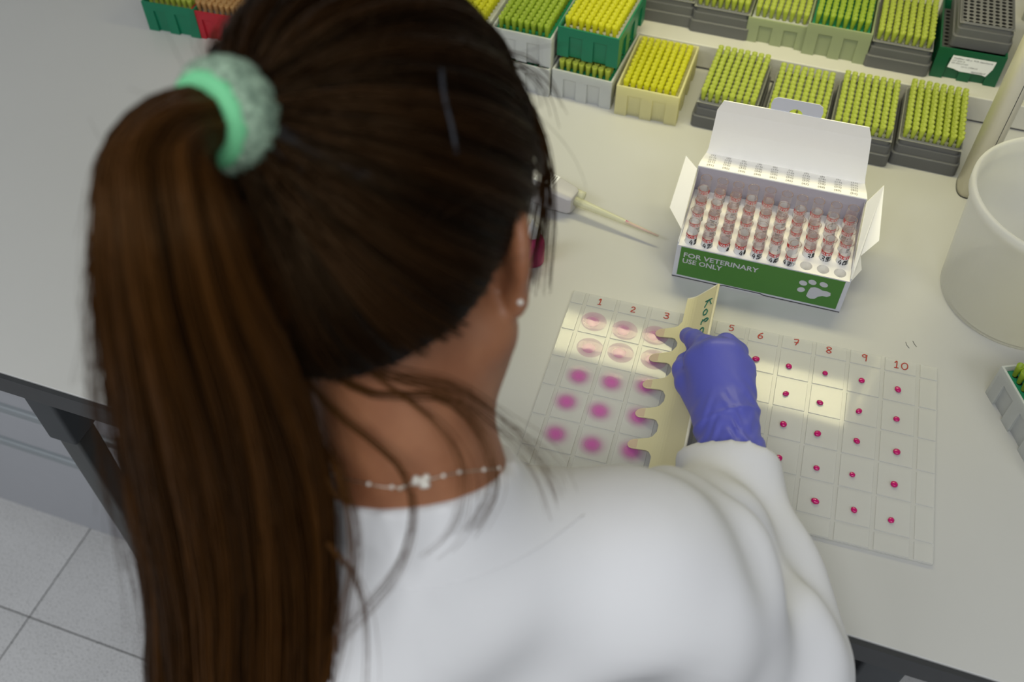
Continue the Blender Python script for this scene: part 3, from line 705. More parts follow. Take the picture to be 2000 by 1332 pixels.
lab_me = band(-0.030, LT, -2.6, 2.6, RL).mesh('label', 'label_white', True)
red_me = band(LT-0.0048, LT+0.0002, -2.6, 2.6, RL+0.00006).mesh('red_band', 'label_red', True)
def wrap(me, r, z0):
    for v in me.vertices:
        a = v.co.x/r; v.co = (r*math.cos(a), r*math.sin(a), z0+v.co.y)
    return me
vt = wrap(text_mesh('VACUETTE', 0.0047, 'label_white', bold=0.0001, align='CENTER', res=1), RL+0.00014, LT-0.0043); vt.name = 'lettering'
bc = MB(); zz = LT-0.0060
while zz > -0.012:
    w = random.choice((0.00035, 0.0006, 0.0009)); b_ = band(zz-w, zz, 0.25, 1.15, RL+0.00006, 5); bc.add(b_.v, b_.f); zz -= w+random.choice((0.0004, 0.0007))
for k in range(5):
    b_ = band(-0.010+k*0.0032, -0.0085+k*0.0032, 1.35, 1.55, RL+0.00006, 2); bc.add(b_.v, b_.f)
bar_me = bc.mesh('barcode', 'ink_black', True)
res_me = MB().lathe([(TR-0.0006, 0.004), (TR-0.0006, 0.0185)], 16).mesh('residue', 'blood_residue', True)
FACE = math.atan2(-1, 0.12)
front_rot = {0: 0.35, 1: -0.15, 2: 1.15, 3: 0.5, 4: -0.2, 5: -0.1, 6: -0.75, 7: 0.3, 8: -0.25, 9: -0.2}
NW = {41: 'forty-one', 42: 'forty-two', 43: 'forty-three', 44: 'forty-four', 45: 'forty-five', 46: 'forty-six', 47: 'forty-seven', 1: 'one', 2: 'two', 3: 'three', 6: 'six', 7: 'seven', 8: 'eight', 9: 'nine', 10: 'ten'}
rown = ['hindmost', 'second hindmost', 'middle', 'second foremost', 'foremost']
for j in range(5):              # j = 0 back row .. 4 front row
    for i in range(10):
        n_ = j*10+i+1
        if n_ > 47: continue
        p = Vector((X0+i*PX, Y0+(4-j)*PY, BH)); p.rotate(Matrix.Rotation(BR, 3, 'Z')); p += BL
        if j == 4: lab = 'glass blood tube hand-numbered %s in the row behind the green panel' % NW[n_]
        else: lab = 'empty glass blood tube with red VACUETTE label in the %s row of the carton' % rown[j]
        o = empty('blood_tube', p, lab, 'test tube', 'tubes in the carton' if j == 4 else 'tubes in the %s row' % rown[j])
        a = FACE+(front_rot[i] if j == 4 or (j == 3 and i > 6) else random.uniform(-1.3, 1.3))
        o.rotation_euler = (random.gauss(0, 0.02), random.gauss(0, 0.02), a); o.location.z += random.uniform(-0.0008, 0.0012)
        obj('glass_body', tube_me, o); obj('rim', rim_me, o)
        if random.random() < 0.65: obj('residue', res_me, o)
        l = obj('label', lab_me, o); obj('red_band', red_me, l); obj('lettering', vt, l); obj('barcode', bar_me, l)
        if j == 4 or (j == 3 and i > 6):
            r_ = RL+0.0003
            g = glyphs(str(n_), 0.0075, 0.0042, lambda x, y: (r_*math.cos(-0.55+x/r_), r_*math.sin(-0.55+x/r_), LT-0.0135+y), 0.00045)
            g.build('written_number', 'ink_black', l, smooth=True)

# ------------------------------------------------------------------ test plate
pc = [P(1010, 898, 0.003), P(1823, 1105, 0.003), P(1828, 717, 0.003), P(1120, 569, 0.003)]
pz = math.atan2((pc[1]-pc[0]+pc[2]-pc[3]).y, (pc[1]-pc[0]+pc[2]-pc[3]).x)
pcen = (pc[0]+pc[1]+pc[2]+pc[3])/4
PWD, PHT = 0.392, 0.234
plate = empty('test_plate', (pcen.x, pcen.y, TZ), 'clear acrylic reaction plate with a grid of square cells and red numbers', 'plate', rz=pz)
MB().prism(rrect(PWD/2, PHT/2, 0.002, 3), 0.0004, 0.0028).build('slab', 'plate', plate)
colx = [0, 0.0165]; 
for k in range(10): colx.append(colx[-1]+0.0356)
colx.append(PWD)
rowy = [PHT, PHT-0.0195]
for k in range(5): rowy.append(rowy[-1]-0.0388)
rowy.append(0)
G = 0.0019
for i in range(len(colx)-1):
    for j in range(len(rowy)-1):
        x0, x1 = colx[i]+(G if i else 0.0005), colx[i+1]-(G if i < len(colx)-2 else 0.0005); y1, y0 = rowy[j]-(G*0.6 if j else 0.0005), rowy[j+1]+(G*0.6 if j < len(rowy)-2 else 0.0005)
        b = MB(); b.loft([[(x, y, 0.0028) for x, y in ((x0, y0), (x1, y0), (x1, y1), (x0, y1))], [(x, y, 0.0037) for x, y in ((x0+.0004, y0+.0004), (x1-.0004, y0+.0004), (x1-.0004, y1-.0004), (x0+.0004, y1-.0004))]], cap0=False)
        b.build('cell', 'plate', plate, (-PWD/2, -PHT/2, 0))
ZP = 0.0038
for tx, u, v, h in (('1', 1173, 590, 8.5), ('2', 1238, 605, 7.5), ('3', 1303, 617, 8), ('5', 1430, 641, 8), ('6', 1487, 656, 8.5), ('7', 1556, 669, 8), ('8', 1620, 684, 8.5), ('9', 1690, 699, 9), ('10', 1760, 714, 9)):
    q = P(u, v, ZP)-plate.location; q.rotate(Matrix.Rotation(-pz, 3, 'Z')); h *= 0.001; w = h*0.8; tw = w*len(tx)*1.15
    g = glyphs(tx, h, w, lambda x, y: (q.x-tw/2+x, q.y-h/2+y, ZP+0.0002), 0.00058); g.build('red_number', 'ink_red', plate, smooth=True)
# drops
def drop_mesh(r, k):
    b = MB(); b.lathe([(r*0.86, 0), (r, r*0.28), (r*0.96, r*0.55), (r*0.72, r*0.82), (r*0.35, r*0.95), (0.0001, r*0.98)], 16, cap0=True)
    return b.mesh('drop', 'drop_magenta', True)
DR = [drop_mesh(0.0026, 0), drop_mesh(0.0029, 1)]
for u, v, cn in ((195, 257, 6), (360, 293, 7), (541, 328, 8), (724, 364, 9), (905, 409, 10), (345, 430, 7), (515, 475, 8), (710, 518, 9), (898, 557, 10), (165, 543, 6), (332, 583, 7), (503, 630, 8), (699, 667, 9), (899, 721, 10), (309, 752, 7), (498, 802, 8), (677, 835, 9), (886, 884, 10), (491, 968, 8), (685, 1012, 9), (871, 1063, 10)):
    o = obj('antigen_drop', random.choice(DR), None, P(1400+u/2.562, 600+v/2.562+2, ZP), random.uniform(0, 6)); o.scale = (random.uniform(1.1, 1.4), random.uniform(1.05, 1.25), random.uniform(1.0, 1.2))
    tag(o, 'small magenta droplet in the plate column marked %s' % NW[cn], 'droplet', 'droplets in column %d' % cn)
def smear(u, v, r, mname, lab, grp, sx=1.0, sy=1.0):
    b = MB(); b.lathe([(r, 0.00005), (r*0.97, 0.0001), (r*0.85, 0.0002), (r*0.5, 0.00034), (0.0001, 0.0004)], 28)
    o = b.build('antigen_smear', mname, None, P(u, v, ZP), random.uniform(-0.4, 0.4), True); o.scale = (sx, sy, 1); tag(o, lab, 'smear', grp)
for cn, pts in ((1, ((1160, 628, 1), (1152, 679, 1), (1133, 733, 0), (1109, 783, 0), (1089, 847, 0))), (2, ((1220, 645, 1), (1212, 689, 1), (1197, 746, 0), (1174, 802, 0), (1159, 867, 0))), (3, ((1280, 655, 1), (1277, 702, 1), (1264, 752, 0), (1250, 814, 0), (1236, 880, 0)))):
    for u, v, wet in pts:
        smear(u, v, 0.0142 if wet else 0.0162, 'smear_wet' if wet else 'smear_pink', ('wet shiny' if wet else 'round dull')+' pink smear in the plate column marked %s' % NW[cn], '%s smears in column %d' % ('wet' if wet else 'dull', cn), 1.0, 0.95)

# ------------------------------------------------------------------ comb spreader
T1 = np.array(W(C(1280, 650, 0.0052))); T5 = np.array(W(C(1225, 868, 0.0052)))
Ld = (T5-T1); Ld[2] = 0; Ld /= np.linalg.norm(Ld); Nd = np.array([-Ld[1], Ld[0], 0])
if Nd @ (RZ@rt) < 0: Nd = -Nd
comb = empty('comb_spreader', Vector(T1), 'cream plastic comb spreader with five rounded teeth held on the plate', 'comb')
ALO, AHI, SB = math.radians(20), math.radians(53), 0.027
ZV = np.array([0, 0, 1.0])
def prof(s_):                                   # blade section: teeth lie flat, body bends upright
    if s_ <= SB: return s_*math.cos(ALO), s_*math.sin(ALO), ALO
    n, z, q = SB*math.cos(ALO), SB*math.sin(ALO), SB
    for k in range(12):
        st = (s_-SB)/12; a_ = ALO+(AHI-ALO)*min(1, max(0, (q+st/2-SB)/0.014)); n += st*math.cos(a_); z += st*math.sin(a_); q += st
    return n, z, ALO+(AHI-ALO)*min(1, (s_-SB)/0.014)
def bl_(l, s_, off=0.0):
    n, z, a_ = prof(s_); return Ld*l+Nd*(n-off*math.sin(a_))+ZV*(z+off*math.cos(a_))
L0, L1, STOP, th = -0.050, 0.186, 0.0700, 0.0011
ss = [SB, 0.030, 0.033, 0.036, 0.040, 0.046, 0.056, STOP]
b = MB(); sec = [[bl_(L0, q), bl_(L1, q), bl_(L1, q, -th), bl_(L0, q, -th)] for q in ss]; b.loft(sec)
bl = b.build('blade', 'comb_cream', comb, smooth=False)
tl = [0.0, 0.0352, 0.0712, 0.1088, 0.1472]
for l in tl:
    hs = [(SB+0.0008, 0.0168), (0.0255, 0.0125), (0.0235, 0.0092), (0.020, 0.0074), (0.010, 0.0060), (0.005, 0.0054), (0.0022, 0.0042), (0.0006, 0.0022)]
    pts = [(l-w, q) for q, w in hs]+[(l, 0.0)]+[(l+w, q) for q, w in reversed(hs)]
    b = MB(); n_ = len(pts); v0 = [bl_(x_, q) for x_, q in pts]; v1 = [bl_(x_, q, -th) for x_, q in pts]
    b.add(v0+v1, [tuple(range(n_)), tuple(range(2*n_-1, n_-1, -1))]+[(i, (i+1) % n_, (i+1) % n_+n_, i+n_) for i in range(n_)]); b.build('tooth', 'comb_cream', comb)
    st_ = [(l-w*0.9, q) for q, w in hs[4:]]+[(l, 0.0003)]+[(l+w*0.9, q) for q, w in reversed(hs[4:])]
    b = MB(); b.add([bl_(x_, q, 0.00015) for x_, q in st_], [tuple(range(len(st_)))]); b.build('pink_stain', 'stain_pink', comb)
MB().tube([bl_(L0, STOP, -0.0005), bl_(L1, STOP, -0.0005)], 0.0015, 8).build('spine', 'comb_edge', comb, smooth=True)
MB().tube([bl_(L0, q, -0.0005) for q in ss], 0.0010, 6).build('end_bead', 'comb_edge', comb, smooth=True)
gl = MB(); x = 0
def cm(x, y): return Vector(bl_(-0.034+x, 0.0555+y, 0.0004))
g = glyphs('Kolak', 0.0098, 0.0115, cm, 0.0007); g.build('green_writing', 'ink_green', comb, smooth=True)

# ------------------------------------------------------------------ bucket, pipette, bottle
bp = W(np.array([0.5640, 0.727, 0])); bk = MB()
bk.lathe([(0.001, 0.0), (0.078, 0.0), (0.0835, 0.003), (0.0935, 0.134), (0.0985, 0.1345), (0.0988, 0.1445), (0.0972, 0.1460), (0.0945, 0.1460), (0.0925, 0.142), (0.0915, 0.132), (0.0815, 0.005), (0.076, 0.0025), (0.001, 0.0025)], 64, cap0=True, cap1=True)
o = bk.build('plastic_bucket', 'bucket', None, Vector(bp), smooth=True); tag(o, 'translucent white plastic bucket with rolled rim', 'bucket')

pa = np.array(P(1286, 461, 0.0125)); pb = np.array(P(1128, 394, 0.0165)); pdv = pb-pa; pL = np.linalg.norm(pdv); pdv /= pL
pip = empty('pipette', Vector(pb)-Vector((0, 0, 0.0165)), 'grey hand pipette with clear tip of pink liquid lying on the bench', 'pipette')
pq = Vector(pip.location)
def pp(s, dz=0.0, side=0.0):  # along the pipette from the nozzle towards the handle
    sd = np.array([-pdv[1], pdv[0], 0]); return Vector(pb+pdv*s+sd*side+np.array([0, 0, dz]))-pq
MB().tube([pp(-pL), pp(-pL*0.6), pp(-pL*0.12), pp(0.0)], [0.0013, 0.0028, 0.0050, 0.0054], 14).build('clear_tip', 'pipette_tip', pip, smooth=True)
MB().tube([pp(-pL*0.995, 0.0), pp(-pL*0.8, 0.0004), pp(-pL*0.60, 0.0010)], [0.0009, 0.0013, 0.0019], 10).build('pink_liquid', 'pink_liquid', pip, smooth=True)
MB().tube([pp(-0.004), pp(0.006)], [0.0052, 0.0056], 16).tube([pp(-0.004, 0.003, -0.009), pp(0.008, 0.003, -0.009)], [0.0058, 0.0060], 16).build('ejector', 'pipette_tip', pip, smooth=True)
hb = MB(); lp = []
for s, hw, z0, z1 in ((0.003, 0.0120, -0.0125, 0.010), (0.008, 0.0145, -0.0145, 0.0125), (0.028, 0.0165, -0.016, 0.0150), (0.055, 0.0165, -0.016, 0.0165), (0.10, 0.0150, -0.016, 0.016), (0.17, 0.0155, -0.016, 0.015)):
    lp.append([pp(s, z0+0.003, hw), pp(s, z0, hw*0.6), pp(s, z0, -hw*0.6), pp(s, z0+0.003, -hw), pp(s, z1-0.004, -hw*0.92), pp(s, z1, -hw*0.6), pp(s, z1, hw*0.6), pp(s, z1-0.004, hw*0.92)])
hb.loft(lp).build('handle', 'pipette_grey', pip, bevel=0.001)
MB().add([pp(0.030, 0.0158, -0.011), pp(0.055, 0.0172, -0.011), pp(0.055, 0.0172, 0.011), pp(0.030, 0.0158, 0.011)], [(0, 1, 2, 3)]).build('paper_label', 'label_white', pip)
bq = MB()
for k in range(6): bq.tube([pp(0.033+0.003*k, 0.0163+0.00015*k, -0.009), pp(0.033+0.003*k, 0.0163+0.00015*k, -0.009+random.uniform(0.004, 0.015))], 0.0004, 4)
bq.build('label_print', 'ink_black', pip)
MB().tube([pp(0.17), pp(0.185), pp(0.20)], [0.007, 0.007, 0.0085], 14).build('plunger', 'pipette_dark', pip, smooth=True)
bt = MB(); bt.lathe([(0.001, 0), (0.0125, 0), (0.0135, 0.0015), (0.0135, 0.030), (0.011, 0.036), (0.0062, 0.039), (0.0062, 0.044)], 24, cap0=True, cap1=True)
bo = empty('reagent_bottle', P(1040, 508), 'small bottle of magenta antigen half hidden behind the cheek', 'bottle')
bt.build('bottle_body', 'bottle_pink', bo, smooth=True)
MB().lathe([(0.0072, 0.040), (0.0078, 0.041), (0.0070, 0.052), (0.003, 0.056), (0.0012, 0.064)], 18, cap0=True, cap1=True).build('dropper_cap', 'label_white', bo, smooth=True)

# ------------------------------------------------------------------ the person (worked out in the camera-yaw frame)
HCN = CD(740, 455, 0.57)                                    # head centre
vv = ray(740, 455); vv /= np.linalg.norm(vv)
U0 = up-vv*(up@vv); U0 /= np.linalg.norm(U0); R0 = np.cross(vv, U0)
rol = math.radians(5); HU = U0*math.cos(rol)-R0*math.sin(rol); HR_ = np.cross(vv, HU)
yw = math.radians(21); HF = vv*math.cos(yw)+HR_*math.sin(yw); HR = np.cross(HF, HU)
HM = np.stack([HR, HF, HU], 1)                              # columns: right, forward, up
def h2c(p): return np.asarray(p, float)@HM.T+HCN
def to_h(X, Y, Z):
    q = np.stack([X-HCN[0], Y-HCN[1], Z-HCN[2]], -1); return tuple(np.moveaxis(q@HM, -1, 0))
NB = CD(835, 1010, 0.615)                                   # neck base
NT_ = h2c((0, -0.012, -0.06))
SHR = np.array([0.100, 0.300, 0.180]); SHL = np.array([-0.165, 0.215, 0.165])
ELB = np.array([0.206, 0.294, 0.045]); WRI = C(1432, 905, 0.075)
person = empty('person', (0, 0, 0), 'person with brown ponytail, white lab coat and blue glove bent over the bench', 'person')
person.location = W([-0.05, 0.2, -TZ])
pinv = Vector(person.location)
def pchild(name, me, par=person):
    o = obj(name, me, par)
    if par is person: o.location = -pinv
    return o
def torso(X, Y, Z, e):
    NB2 = NB+np.array([0.004, -0.013, -0.036])
    d = sd_cap(X, Y, Z, NB2, SHR, 0.052+e, 0.052+e)
    d = smin(d, sd_cap(X, Y, Z, NB2, SHL, 0.050+e, 0.052+e), 0.03)
    c0 = NB+np.array([0, -0.010, -0.105])
    d = smin(d, sd_cap(X, Y, Z, c0+np.array([0.055, 0.01, -0.01]), np.array([0.075, 0.25, -0.30]), 0.080+e, 0.105+e), 0.05)
    d = smin(d, sd_cap(X, Y, Z, c0+np.array([-0.065, -0.015, -0.02]), np.array([-0.10, 0.22, -0.30]), 0.075+e, 0.095+e), 0.05)
    return d
def skin_sdf(X, Y, Z):
    x, y, z = to_h(X, Y, Z); ax = np.abs(x)
    d = sd_ell(x, y, z, (0, -0.004, 0.032), (0.074, 0.094, 0.092))
    d = smin(d, sd_ell(ax, y, z, (0.014, 0.038, -0.035), (0.053, 0.056, 0.082)), 0.03)
    d = smin(d, sd_cap(ax, y, z, (0.054, 0.006, -0.062), (0.012, 0.072, -0.108), 0.023, 0.018), 0.025)
    d = smin(d, sd_cap(x, y, z, (0, 0.090, 0.012), (0, 0.112, -0.030), 0.006, 0.011), 0.012)
    d = smin(d, sd_cap(x, y, z, (-0.018, 0.088, -0.066), (0.018, 0.088, -0.066), 0.008, 0.008), 0.012)
    # ears
    ca, sa = math.cos(0.45), math.sin(0.45)
    R = np.array([[ca, sa, 0], [-sa, ca, 0], [0, 0, 1.0]]).T
    er = sd_ell(ax, y, z, (0.0840, -0.009, -0.010), (0.0075, 0.019, 0.031), R)
    er = smin(er, sd_ell(ax, y, z, (0.0800, -0.001, -0.042), (0.0068, 0.010, 0.012), R), 0.008)
    er = np.maximum(er, -sd_ell(ax, y, z, (0.0925, -0.005, -0.008), (0.006, 0.012, 0.020), R))
    er = smin(er, sd_cap(ax, y, z, (0.062, 0.004, -0.022), (0.079, 0.000, -0.020), 0.016, 0.010), 0.006)
    d = smin(d, er, 0.006)
    # neck and shoulders
    d = smin(d, sd_cap(X, Y, Z, NT_, NB, 0.050, 0.058), 0.022)
    return smin(d, torso(X, Y, Z, -0.014), 0.03)
lo = np.minimum(HCN-0.15, NB-0.20); hi = np.maximum(HCN+0.15, NB+0.12); lo[2] = NB[2]-0.16
V, F = nets(skin_sdf, lo, hi, 0.0036); V = smooth_v(V, F, 1)
skin = pchild('body', fast_mesh('body', W(V), F, 'skin'))
SKIN_BVH = BVHTree.FromPolygons([Vector(v) for v in V], F.tolist())
def hit(bvh, u, v, lift=0.0):
    d = ray(u, v); l, n, i, t = bvh.ray_cast(Vector(EYE), Vector(d/np.linalg.norm(d)))
    if l is None: return None
    return np.array(l)-d/np.linalg.norm(d)*lift
for s in (-1, 1):
    e = h2c((s*0.030, 0.0815, 0.004)); b = MB(); b.lathe([(0.0115*math.sin(math.pi*k/10)+1e-5, -0.0115*math.cos(math.pi*k/10)) for k in range(11)], 18)
    o = pchild('eye', b.mesh('eye', 'eye_white', True)); o.location = Vector(W(e))-pinv
    b = MB(); f_ = HF; b.tube([h2c((s*0.030, 0.0905, 0.003)), h2c((s*0.030, 0.0934, 0.003))], [0.0055, 0.0045], 14)
    b.v = [tuple(W(np.array(v))) for v in b.v]; pchild('iris', b.mesh('iris', 'iris', True))
b = MB(); b.tube([h2c(p) for p in ((-0.022, 0.088, -0.066), (-0.010, 0.0965, -0.064), (0, 0.0975, -0.065), (0.010, 0.0965, -0.064), (0.022, 0.088, -0.066))], [0.002, 0.005, 0.0055, 0.005, 0.002], 8)
b.v = [tuple(W(np.array(v))) for v in b.v]; pchild('lips', b.mesh('lips', 'lips', True))

# ---- lab coat
cp0 = hit(SKIN_BVH, 760, 993); cp1 = hit(SKIN_BVH, 980, 922); cp2 = NB+0.9*(cp1-cp0)*0+np.array([-0.02, 0.085, -0.02])
if cp0 is None: cp0 = CD(760, 993, 0.56)
if cp1 is None: cp1 = CD(980, 918, 0.60)
cn_ = np.cross(cp1-cp0, cp2-cp0); cn_ /= np.linalg.norm(cn_)
if cn_[2] < 0: cn_ = -cn_
def folds(X, Y, Z):
    a = 0.0055*np.sin(46*X+9*np.sin(7*Z+1.2)+14*Y)*np.clip((0.33-Z)/0.25, 0, 1)
    # creases at the elbow and armpit
    q = (X-0.17)**2+(Y-0.34)**2+(Z-0.13)**2
    a += 0.0105*np.exp(-q/0.007)*np.sin(95*(0.75*X-0.6*Z+0.5*Y)+0.6*np.sin(40*Z))
    q2 = (X-0.05)**2+(Y-0.25)**2+(Z-0.12)**2
    a += 0.0105*np.exp(-q2/0.010)*np.sin(52*(0.8*X+0.5*Z)+1.0)
    a += 0.0026*np.sin(31*X-23*Z+1)*np.sin(27*Y+19*Z)
    # cross wrinkles down the sleeve
    f_ = (WRI-ELB)/np.linalg.norm(WRI-ELB); sA = (X-ELB[0])*f_[0]+(Y-ELB[1])*f_[1]+(Z-ELB[2])*f_[2]
    a += 0.0042*np.sin(70*sA+38*X-30*Z+1.8*np.sin(33*X+21*Z))*np.exp(-((X-0.21)**2/0.004+(Y-0.37)**2/0.016))
    a += 0.0035*np.sin(58*X+34*Z+2.2*np.sin(24*Y+15*Z))*np.exp(-((X-0.12)**2+(Z-0.15)**2)/0.02)
    return a
def coat_sdf(X, Y, Z):
    d = smin(torso(X, Y, Z, 0.007), skin_sdf(X, Y, Z)-0.0055, 0.035)
    arm = sd_cap(X, Y, Z, SHR, ELB, 0.062, 0.056)
    arm = smin(arm, sd_cap(X, Y, Z, ELB, WRI, 0.060, 0.040), 0.025)
    arm = smin(arm, sd_cap(X, Y, Z, WRI+np.array([-0.018, -0.030, -0.004]), SHR+np.array([0.015, 0.03, -0.02]), 0.034, 0.055), 0.03)
    arl = sd_cap(X, Y, Z, SHL, np.array([-0.20, 0.20, -0.07]), 0.058, 0.05)
    arl = smin(arl, sd_cap(X, Y, Z, np.array([-0.20, 0.20, -0.07]), np.array([-0.125, 0.36, -0.150]), 0.05, 0.038), 0.02)
    d = smin(d, smin(arm, arl, 0.01), 0.035)
    cpl = (X-cp0[0])*cn_[0]+(Y-cp0[1])*cn_[1]+(Z-cp0[2])*cn_[2]
    d = d+folds(X, Y, Z)*np.clip(-cpl/0.06, 0, 1)
    # neckline plane and cuff
    d = np.maximum(d, (X-cp0[0])*cn_[0]+(Y-cp0[1])*cn_[1]+(Z-cp0[2])*cn_[2])
    wd_ = (WRI-ELB)/np.linalg.norm(WRI-ELB); cuff = WRI+wd_*0.002
    cd_ = wd_+np.array([0.32, 0, 0]); cd_ /= np.linalg.norm(cd_)
    near = np.sqrt((X-WRI[0])**2+(Y-WRI[1])**2+(Z-WRI[2])**2) < 0.11
    cut = (X-cuff[0])*cd_[0]+(Y-cuff[1])*cd_[1]+(Z-cuff[2])*cd_[2]
    d = np.where(near, np.maximum(d, cut), d)
    # hollow cuff
    hol = sd_cap(X, Y, Z, cuff-wd_*0.02, cuff+wd_*0.05, 0.034, 0.036)
    d = np.maximum(d, -hol)
    return np.maximum(d, -(Z+0.36))
V, F = nets(coat_sdf, (-0.30, 0.05, -0.37), (0.33, 0.60, 0.42), 0.0048); V = smooth_v(V, F, 2)
# keep the cloth off the bench
ed = (V@RZ.T); ins = (ed[:, 1] > EY-0.004) & (V[:, 2] < 0.004) & (V[:, 2] > -0.10)
V[ins, 2] = 0.004
coat = pchild('lab_coat', fast_mesh('lab_coat', W(V), F, 'coat'))
coat['label'] = 'white cotton lab coat'
COAT_BVH = BVHTree.FromPolygons([Vector(v) for v in V], F.tolist())
# yoke seam
pth = [hit(COAT_BVH, u, v, 0.0002) for u, v in spline([(700, 1140), (790, 1152), (900, 1135), (1000, 1098), (1080, 1050), (1140, 1005)], 6)]
pth = [W(p) for p in pth if p is not None]
if len(pth) > 3: 
    o = pchild('yoke_seam', MB().tube(pth, 0.0006, 5).mesh('yoke_seam', mat('seam_grey', (0.55, 0.55, 0.58), 0.8, noise=0.05), True) if False else MB().tube(pth, 0.0004, 5).mesh('yoke_seam', 'coat', True))
# trousers and seat of the sitting figure below the coat
b = MB()
for s, x in ((1, 0.06), (-1, -0.12)):
    pts = [np.array([x, 0.20, -0.30]), np.array([x+0.02*s, 0.36, -0.29]), np.array([x+0.03*s, 0.58, -0.28]), np.array([x+0.03*s, 0.63, -0.34]), np.array([x+0.03*s, 0.60, -0.50]), np.array([x+0.03*s, 0.57, -0.70])]
    b.tube([W(p) for p in pts], [0.09, 0.085, 0.066, 0.062, 0.052, 0.042], 16)
pchild('trousers', b.mesh('trousers', 'trousers', True))
b = MB()
for s, x in ((1, 0.09), (-1, -0.15)):
    b.tube([W([x, 0.52, -0.735]), W([x, 0.56, -0.722]), W([x, 0.66, -0.728]), W([x, 0.73, -0.738])], [0.012, 0.030, 0.026, 0.010], 12)
pchild('shoes', b.mesh('shoes', 'rubber', True))
st = empty('lab_stool', W([-0.03, 0.18, -TZ]), 'black round stool under the person', 'stool')
MB().lathe([(0.001, 0.30), (0.15, 0.30), (0.17, 0.315), (0.17, 0.335), (0.15, 0.35), (0.001, 0.355)], 28, cap0=True, cap1=True).build('seat', 'rubber', st, smooth=True)
MB().lathe([(0.025, 0.06), (0.025, 0.30)], 14, cap0=True, cap1=True).build('column', 'leg_metal', st, smooth=True)
for k in range(5):
    a = 2*math.pi*k/5; MB().tube([(0, 0, 0.07), (0.24*math.cos(a), 0.24*math.sin(a), 0.035)], [0.018, 0.014], 8).build('base_arm', 'leg_metal', st, smooth=True)
    MB().lathe([(0.004, 0.0), (0.018, 0.004), (0.022, 0.018), (0.014, 0.034)], 12, (0.235*math.cos(a), 0.235*math.sin(a), 0), cap0=True, cap1=True).build('castor', 'rubber', st, smooth=True)

# ---- glove: palm, five fingers, cuff
def g_(u, v, z): return C(u, v, z)
W0 = g_(1432, 905, 0.070)
wc = g_(1412, 815, 0.078)
mc = [g_(1362, 705, 0.080), g_(1392, 690, 0.092), g_(1425, 690, 0.092), g_(1450, 722, 0.082)]   # knuckles index..little
fing = [[mc[0]+np.array([0, 0, 0.0]), g_(1378, 676, 0.082), g_(1356, 663, 0.064), g_(1344, 656, 0.052)],
        [mc[1], g_(1418, 672, 0.078), g_(1420, 690, 0.045), g_(1412, 720, 0.028)],
        [mc[2], g_(1440, 688, 0.072), g_(1435, 715, 0.038), g_(1425, 742, 0.026)],
        [mc[3], g_(1457, 730, 0.064), g_(1450, 755, 0.034), g_(1440, 770, 0.026)]]
thumb = [g_(1378, 800, 0.064), g_(1343, 748, 0.058), g_(1334, 722, 0.054), g_(1338, 706, 0.050)]
def glove_sdf(X, Y, Z):
    d = None
    for k, m_ in enumerate(mc):
        base = wc+(m_-mc[1])*0.42
        c_ = sd_cap(X, Y, Z, base, m_, 0.0175, (0.0125, 0.0130, 0.0128, 0.0118)[k]); d = c_ if d is None else smin(d, c_, 0.016)
    for k, f_ in enumerate(fing):
        r = (0.0098, 0.0098, 0.0094, 0.0086)[k]; c_ = None
        for a in range(3):
            s_ = sd_cap(X, Y, Z, f_[a], f_[a+1], r*(1.14-0.08*a), r*(1.06-0.08*a)); c_ = s_ if c_ is None else smin(c_, s_, 0.004)
        d = smin(d, c_, 0.0065)
    c_ = None
    for a in range(3):
        s_ = sd_cap(X, Y, Z, thumb[a], thumb[a+1], (0.015, 0.0118, 0.0100)[a], (0.0120, 0.0104, 0.0090)[a]); c_ = s_ if c_ is None else smin(c_, s_, 0.004)
    d = smin(d, c_, 0.0095)
    cuf = sd_cap(X, Y, Z, wc+np.array([0.002, -0.004, -0.004]), W0, 0.0270, 0.0315)
    cuf += 0.0011*np.sin(330*(0.5*X+0.8*Y)+5*np.sin(160*X))*np.sin(210*X-90*Y+1)*1.3
    d = smin(d, cuf, 0.010)
    # gather line where the cuff begins
    wdir = (W0-wc)/np.linalg.norm(W0-wc); s_ = (X-wc[0])*wdir[0]+(Y-wc[1])*wdir[1]+(Z-wc[2])*wdir[2]
    d -= 0.0014*np.exp(-((s_-0.004+0.15*(X-wc[0]))/0.0022)**2)
    # stretch creases on the back of the hand
    d += 0.0007*np.sin(420*(0.75*(X-wc[0])+0.65*(Y-wc[1])))*np.exp(-((X-wc[0]-0.030)**2+(Y-wc[1]-0.012)**2)/0.0004)
    return d
V, F = nets(glove_sdf, (W0[0]-0.10, W0[1]-0.05, 0.008), (W0[0]+0.09, W0[1]+0.20, 0.125), 0.0016); V = smooth_v(V, F, 1)
gl_o = pchild('glove', fast_mesh('glove', W(V), F, 'glove')); gl_o['label'] = 'violet blue nitrile glove'
